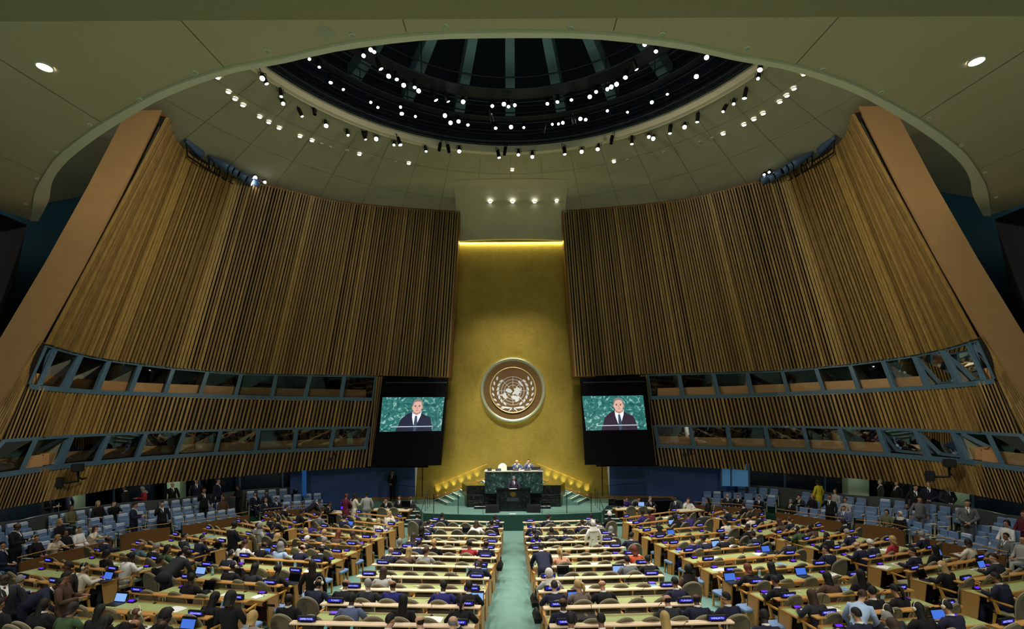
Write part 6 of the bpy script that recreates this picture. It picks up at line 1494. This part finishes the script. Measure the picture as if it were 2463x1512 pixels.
gstand(1996, .45, 0, 'right', 2.2, 1.74, 'phonem', 'short', 'bk', 'black', 2, 'person in black taking a picture at the right gallery parapet', face=True)
gstand(2210, 1.3, 1, 'right', 2.6, 1.62, 'sidef', 'short', 'bk', 'grey', 1, 'woman in grey trouser suit descending the right gallery aisle', face=True)
gstand(2234, 3.1, 3, 'right', 2.4, 1.84, 'claspm', 'short', 'br', 'navy', 0, 'man in dark navy suit standing before the right pale green column', face=True)
gstand(2275, 3.0, 3, 'right', 2.9, 1.80, 'claspm', 'balding', 'bk', 'charcoal', 1, 'man in charcoal jacket and pale tie behind the right gallery seats', face=True, lowc='grey')
gstand(2326, 1.4, 1, 'right', 2.4, 1.80, 'claspm', 'short', 'bk', 'grey', 1, 'man in light grey suit moving between the right gallery rows', face=True)
gstand(2200, 1.9, 2, 'right', 2.6, 1.76, 'sidem', 'short', 'bk', 'black', 1, 'man in black half hidden behind the grey suited woman, right gallery', face=True)
gstand(2118, 3.6, 3, 'right', 1.2, 1.72, 'sidem', 'side', 'gy', 'charcoal', 0, 'grey haired man in charcoal behind the grey right parapet', face=True)
gstand(2156, 3.6, 3, 'right', 1.6, 1.70, 'sidem', 'short', 'bk', 'black', 1, 'dark haired man in black behind the grey right parapet', face=True)

# interpreters inside the lower booths
for k, (u, side, hair, hc, cl, lab) in enumerate(((768, 'left', 'short', 'bk', 'charcoal', 'interpreter with dark hair in the second lower left booth from the screen'), (585, 'left', 'long', 'br', 'grey', 'interpreter with long hair in the fourth lower left booth from the screen'), (1664, 'right', 'short', 'bk', 'charcoal', 'interpreter with dark hair in the first lower right booth from the screen'), (2204, 'right', 'short', 'bk', 'lightblue', 'interpreter in pale blue shirt in a lower right booth'))):
    um = u if side == 'left' else 2463 - u
    p = wp('sill2', um, 1.05); n = wp('sill2', um, 0) - p; yaw = math.atan2(n.y, n.x) - PI / 2
    p.z -= .72
    if side == 'right': p = mir(p); yaw = -yaw
    person(Matrix.Translation(p) @ Matrix.Rotation(yaw, 4, 'Z'), 'workm' if hair == 'short' else 'workf', hair, hc, cl, 0, '', face=True, label=lab)
l = bpy.data.lights.new('booth_lamp', 'POINT'); l.energy = 10; l.color = (.8, .9, 1); l.shadow_soft_size = .06
link('booth_lamp', l, None, mir(wp('sill2', 2463 - 2204, .8) + Vector((0, 0, .95))))
l = bpy.data.lights.new('booth_lamp', 'POINT'); l.energy = 14; l.color = (1, .95, .85); l.shadow_soft_size = .06
link('booth_lamp', l, None, mir(wp('sill2', 2463 - 1630, 1.2) + Vector((0, 0, .95))))
# lit curtained window and blue banner at the ends of the recess
M_curt = mat('lit_curtain', srgb(90, 130, 160), .8, var=.3, scale=3, stretch=(10, 10, .1), emit=srgb(80, 150, 200), estr=.14)
c0, c1 = at(1733, 1168, 27.9), at(1800, 1170, 27.4)
WN[0] += 1
m = MB(); n = 28; tp = [c0.lerp(c1, k / n) + Vector((0, .05 * (k % 2), 0)) for k in range(n + 1)]
m.loft([[p for p in tp], [p + Vector((0, 0, 1.25)) for p in tp]], False, False); wo = struct(m, 'window_%d' % WN[0], M_curt)
for k in (0, .36, 1.0):
    p = c0.lerp(c1, k); MB().box(p.x - .035, p.x + .035, p.y - .12, p.y - .05, p.z - .05, p.z + 1.3).build('window_frame', M_rail, wo)
p = at(732, 1192, 27.6)
bn = MB().box(-.12, .12, 0, .02, 0, 1.4).build('hanging_banner', mat('banner_blue', srgb(40, 110, 190), .6, var=.35, scale=4, emit=srgb(30, 100, 190), estr=.08)); bn.location = p
tag(bn, 'narrow lit blue banner at the end of the left navy wall', 'banner')
# ------------------------------------------------------------------ cameras fixed to the lower slatted bands
def tvcam(u, v, side, lab, k=1.0):
    um = u if side == 'left' else 2463 - u
    D = planD(um) - .75; p = at(u, v, D)
    t = thing('television_camera', lab, 'camera', p, .6 if side == 'left' else -.6); t.scale = (k, k, k)
    MB().bbox(-.18, .18, -.35, .25, .05, .35, .02).build('camera_body', M_black, t); MB().tube([(0, .25, .2), (0, .5, .2)], [.08, .11], 12).build('lens', M_blackgloss, t)
    MB().tube([(0, 0, .05), (0, 0, -.35), (-.5, 0, -.38)], .05, 8).build('arm', M_black, t); MB().bbox(-.75, -.45, -.15, .15, -.55, -.15, .02).build('counterweight', M_black, t)
    MB().tube([(-.2, 0, -.36), (-.2, -.5, -.36), (-.2, -.9, -.36)] if False else [(0, 0, -.2), (.1, .35, -.3), (.15, .8, -.3)], .04, 6).build('wall_bracket', M_black, t)
tvcam(188, 1136, 'left', 'black television camera on a bracket at the left lower slatted band near the beam')
tvcam(2283, 1125, 'right', 'black television camera on a bracket at the right lower slatted band near the beam')
tvcam(806, 1095, 'left', 'small black camera on the left lower slatted band near the screen', .5)
tvcam(1660, 1086, 'right', 'small black camera on the right lower slatted band near the screen', .5)

# ------------------------------------------------------------------ things lying on desks
def desk_of(code): return [q for q in DESKS if q[0] == code[:2] and q[1] == int(code[2:])][0]
def on_desk(c, x, code):
    blk, row, M, h, dp, ns, pitch = desk_of(code)
    u = cpx(c, x, 0)[0]
    best = min([-h + .1 + (2 * h - .2) * k / 60 for k in range(61)], key=lambda xx: abs(1231.5 + (M @ Vector((xx, -.25, .75))).x * F / (M @ Vector((xx, -.25, .75))).y - u))
    return M, best, h
def frac(x, h):
    f = (x + h) / (2 * h)
    return 'far left part' if f < .17 else 'left part' if f < .4 else 'middle' if f < .6 else 'right part' if f < .83 else 'far right part'
lap_b = MB().bbox(-.17, .17, -.12, .12, 0, .018, .006).mesh('laptop_base', M_black)
def lidm(m):
    q = MB(); q.hexa([(-.17, .11, .018), (.17, .11, .018), (.17, .125, .018), (-.17, .125, .018), (-.17, .19, .235), (.17, .19, .235), (.17, .205, .235), (-.17, .205, .235)]); return q.mesh('laptop_lid', M_black)
lap_l = lidm(0)
def scrm(m): return MB().quad((-.155, .1125, .032), (.155, .1125, .032), (.155, .1865, .224), (-.155, .1865, .224)).mesh('laptop_screen', m)
lap_s = {'b': scrm(M_bluescreen), 's': scrm(M_skyscreen), 'k': scrm(M_blackgloss)}
key_m = MB().quad((-.14, -.03, .0185), (.14, -.03, .0185), (.14, .09, .0185), (-.14, .09, .0185)).mesh('laptop_keys', M_steel)
LAPS = '5 535 RW8 b|5 1330 RW8 b|5 380 RW5 s|5 930 RW6 b|1 1145 LL8 b|1 1270 LW10 s|2 340 LW8 s|2 990 LW6 b|2 525 LL5 k|2 700 LW7 k|2 1360 LW8 k|2 420 LW9 k|2 110 LL6 k|L 1085 LW2 b|2 190 LW11 b|4 1225 CR7 s|4 620 CR7 k|4 745 CR9 b|R 1255 RW2 s|R 1235 RW3 b|6 1000 RR7 b|6 830 RR8 k|6 1480 RR8 b|6 1015 RW11 b|3 1450 CL2 k|3 1620 CL7 s|5 700 RR2 k|3 1560 CL9 s'
for tok in LAPS.split('|'):
    c, x, code, k = tok.split(); M, xx, h = on_desk(c, float(x), code)
    col = {'b': 'blue lit screen', 's': 'pale lit screen', 'k': 'dark screen'}[k]
    t = add_on(M, 'laptop', 'laptop with %s, %s of row %s desk, %s' % (col, frac(xx, h), _w[int(code[2:])], BLK[code[:2]]), 'laptop', 'laptops on desks', [('base', lap_b), ('keyboard', key_m)], xx, -.30, TOPZ + .007)
    l = link('lid', lap_l, t); link('laptop_screen', lap_s[k], l)
bot = [MB().lathe([(.001, 0), (.033, 0), (.034, .14), (.030, .165), (.013, .195), (.013, .205)], 12).mesh('bottle_body', M_glassblue, True), MB().lathe([(.015, .203), (.015, .225), (.001, .226)], 10).mesh('bottle_cap', M_white), MB().lathe([(.0345, .06), (.0345, .12)], 12, False).mesh('bottle_label', M_bluecover)]
for tok in '3 1450 CL7|3 170 CL11|2 1690 CL11|2 1370 LW7|2 470 LW8|2 555 LW10|5 880 RW8|3 1680 CL1|3 1130 CL2|L 1720 LW2|4 360 CR2|4 305 CR6'.split('|'):
    c, x, code = tok.split(); M, xx, h = on_desk(c, float(x), code)
    add_on(M, 'water_bottle', 'water bottle, %s of row %s desk, %s' % ('leftmost part' if tok.startswith('2 1690') else frac(xx, h), _w[int(code[2:])], BLK[code[:2]]), 'bottle', 'water bottles', [('bottle_body', bot[0]), ('cap', bot[1]), ('bottle_label', bot[2])], xx, -.14, TOPZ + .006)
pr = random.Random(77)
pap = [MB().box(-.105, .105, -.148, .148, 0, .004).mesh('paper_sheet', M_white), MB().add([(-.2, -.14, .0), (0, -.14, .012), (.2, -.14, 0), (.2, .14, 0), (0, .14, .012), (-.2, .14, 0)], [(0, 1, 4, 5), (1, 2, 3, 4)]).mesh('open_document', M_white), MB().box(-.15, .15, -.11, .11, 0, .025).mesh('folder', M_black), MB().box(-.1, .1, -.14, .14, 0, .012).mesh('blue_booklet', mat('booklet_blue', srgb(120, 160, 210), .6, var=.2, scale=8))]
PNM = ['paper', 'open_document', 'folder', 'booklet']; PLB = ['white paper sheet', 'open white document', 'black folder', 'blue booklet']
earp = MB().tube([(-.05, 0, .012), (-.02, .03, .015), (.03, .02, .015), (.05, -.02, .012)], .010, 6).ball((.05, -.02, .018), .024, .024, .018, 8, 6).mesh('earpiece', M_cream, True)
used_lab = {}
for blk, row, M, h, dp, ns, pitch in DESKS:
    wing = blk not in ('CL', 'CR')
    for k in range(ns):
        x = -h + pitch * (k + .5)
        s = [q for q in SEATS if q[0] == blk and q[1] == row and q[2] == k + 1][0]
        pl = '%s seat, row %s desk, %s' % (ordw(k + 1), _w[row], BLK[blk])
        if pr.random() < (.75 if s[4] else .34):
            kd = pr.choice([0, 0, 1, 1, 2, 3])
            add_on(M, PNM[kd], '%s on the desk at the %s' % (PLB[kd], pl), 'paper' if kd < 2 else PNM[kd], 'papers on desks', [('sheet' if kd < 2 else 'cover', pap[kd])], x + pr.uniform(-.12, .12), -dp * .5 - .02, TOPZ + .007, pr.uniform(-.4, .4))
        if pr.random() < .33:
            add_on(M, 'earpiece', 'small cream earpiece on the desk at the %s' % pl, 'earpiece', 'earpieces on desks', [('ear_hook', earp)], x + pr.uniform(.12, .2), -dp * .42, TOPZ + .007, pr.uniform(-1, 1))
# bags
bagm = MB().loft([[(-.17, -.07, 0), (.17, -.07, 0), (.17, .07, 0), (-.17, .07, 0)], [(-.19, -.09, .12), (.19, -.09, .12), (.19, .09, .12), (-.19, .09, .12)], [(-.13, -.03, .27), (.13, -.03, .27), (.13, .03, .27), (-.13, .03, .27)]]).mesh('bag_body', M_black)
bagh = MB().tube([(-.08, -.03, .25), (-.07, -.03, .40), (.07, -.03, .40), (.08, -.03, .25)], .010, 6).mesh('bag_handle', M_black)
M, xx, h = on_desk('2', 780, 'LW8'); add_on(M, 'handbag', 'black handbag with two handles standing on the eighth row desk, inner left wing', 'bag', None, [('bag_body', bagm), ('handle', bagh)], xx, -.22, TOPZ + .007)
for code, sx in (('CR8', -1), ('CR9', -1), ('CL5', 1)):
    blk, row, M, h, dp, ns, pitch = desk_of(code)
    add_on(M, 'handbag', 'black bag hanging at the aisle end of the row %s desk, %s' % (_w[row], BLK[blk]), 'bag', None, [('bag_body', bagm), ('handle', bagh)], sx * (h + .10), -.25, .36, PI / 2)
M, xx, h = on_desk('4', 870, 'CR10'); add_on(M, 'briefcase', 'black leather briefcase lying on the tenth row desk, right centre block', 'bag', None, [('case_body', MB().bbox(-.22, .22, -.13, .13, 0, .07, .02).mesh('case_body', M_black)), ('buckle', MB().box(-.03, .03, -.02, .13, .07, .078).mesh('buckle', M_chrome))], xx, -.22, TOPZ + .007)
# ------------------------------------------------------------------ lighting
w = bpy.data.worlds.new('world'); bpy.context.scene.world = w; w.use_nodes = True
bg = w.node_tree.nodes['Background']; bg.inputs[0].default_value = (0.80, 0.82, 0.62, 1); bg.inputs[1].default_value = 0.13
def spotlamp(name, p, aim, e, size=1.2, col=(1, .96, .90), blend=.7, soft=.25):
    l = bpy.data.lights.new(name, 'SPOT'); l.energy = e; l.color = col; l.spot_size = size; l.spot_blend = blend; l.shadow_soft_size = soft
    o = link(name, l, None, p); o.rotation_mode = 'QUATERNION'; o.rotation_quaternion = (Vector(aim) - Vector(p)).to_track_quat('-Z', 'Y')
    return o
for k in range(8):
    a = PI * 2 * (k + .5) / 8
    p = (9.0 * math.cos(a), OC + 9.0 * math.sin(a), ZC + 13.2)
    spotlamp('ring_lamp', p, (p[0] * .7, 15 + 5 * math.sin(a), 0), 2300, 1.5)
for x in (-3.5, 3.5):   # pool of light over the centre block
    spotlamp('centre_lamp', (x, 17, ZC + 13.2), (x, 15.5, 0), 4600, .62, (1, .97, .92), .6)
    spotlamp('stage_lamp', (x * 1.2, 22.5, ZC + 13.2), (0, 26.5, 1.5), 2000, .75, (.95, 1, .92))
    spotlamp('gold_lamp', (x * .6, 19.5, ZC + 13.3), (x * .15, GD, ZC + 1.0), 2300, .62, (1, .95, .8), .9)
    spotlamp('gold_lamp', (x * .5, 20.5, ZC + 13.3), (x * .35, GD, ZC - 2.4), 6500, .42, (1, 1, .86), 1.0)
spotlamp('stage_lamp', (0, 10, ZC + 12.0), (0, 27, 1.8), 3000, .34, (.95, 1, .95))
for s in (-1, 1):
    spotlamp('wing_lamp', (s * 8, 20, ZC + 12.9), (s * 11, 17, 0), 900, 1.3)
    for y, e in ((8, 1800), (13, 1800)): spotlamp('wall_lamp', (-s * 6.5, y, ZC + 13.2), (s * 13, y + 14, ZC + 6.0), e, .85, (1, .90, .68), .8)
    spotlamp('canopy_lamp', (s * 8, 6, ZC + 6.6), (s * 9, 13, 0), 900, 1.9)
    for x, y in ((4, -5), (11, -4)):     # unseen lamps added behind the viewer; their floor bounce brightens the canopy
        spotlamp('rear_fill', (s * x, y, ZC + 6.0), (s * x, y + 1, 0), 3800, 2.2, (1, .95, .8))
    spotlamp('beam_lamp', (-s * 5.0, 10.5, ZC + 13.2), (s * 16, 19, ZC + 6), 6500, .7, (1, .9, .74), 1.0)
    P = (lambda p: p) if s < 0 else mir
    for u in (120, 238, 434, 600):   # small downlights in the gallery soffit
        p = wp('bottom3', u, .7); um = u
        l = bpy.data.lights.new('recess_lamp', 'POINT'); l.energy = 9 if s < 0 else 5; l.color = (.9, 1, .92); l.shadow_soft_size = .08
        link('recess_lamp', l, None, P(p - Vector((0, 0, .12))))
# cove strip grazing the top of the gold wall
l = bpy.data.lights.new('cove_light', 'AREA'); l.energy = 60; l.size = 6.4; l.size_y = .08; l.shape = 'RECTANGLE'; l.color = (1, .92, .4)
o = link('cove_light', l, None, (0, GD - .12, ZC + 10.64)); o.rotation_euler = (.25, 0, 0)

sc.view_settings.exposure = 0.45
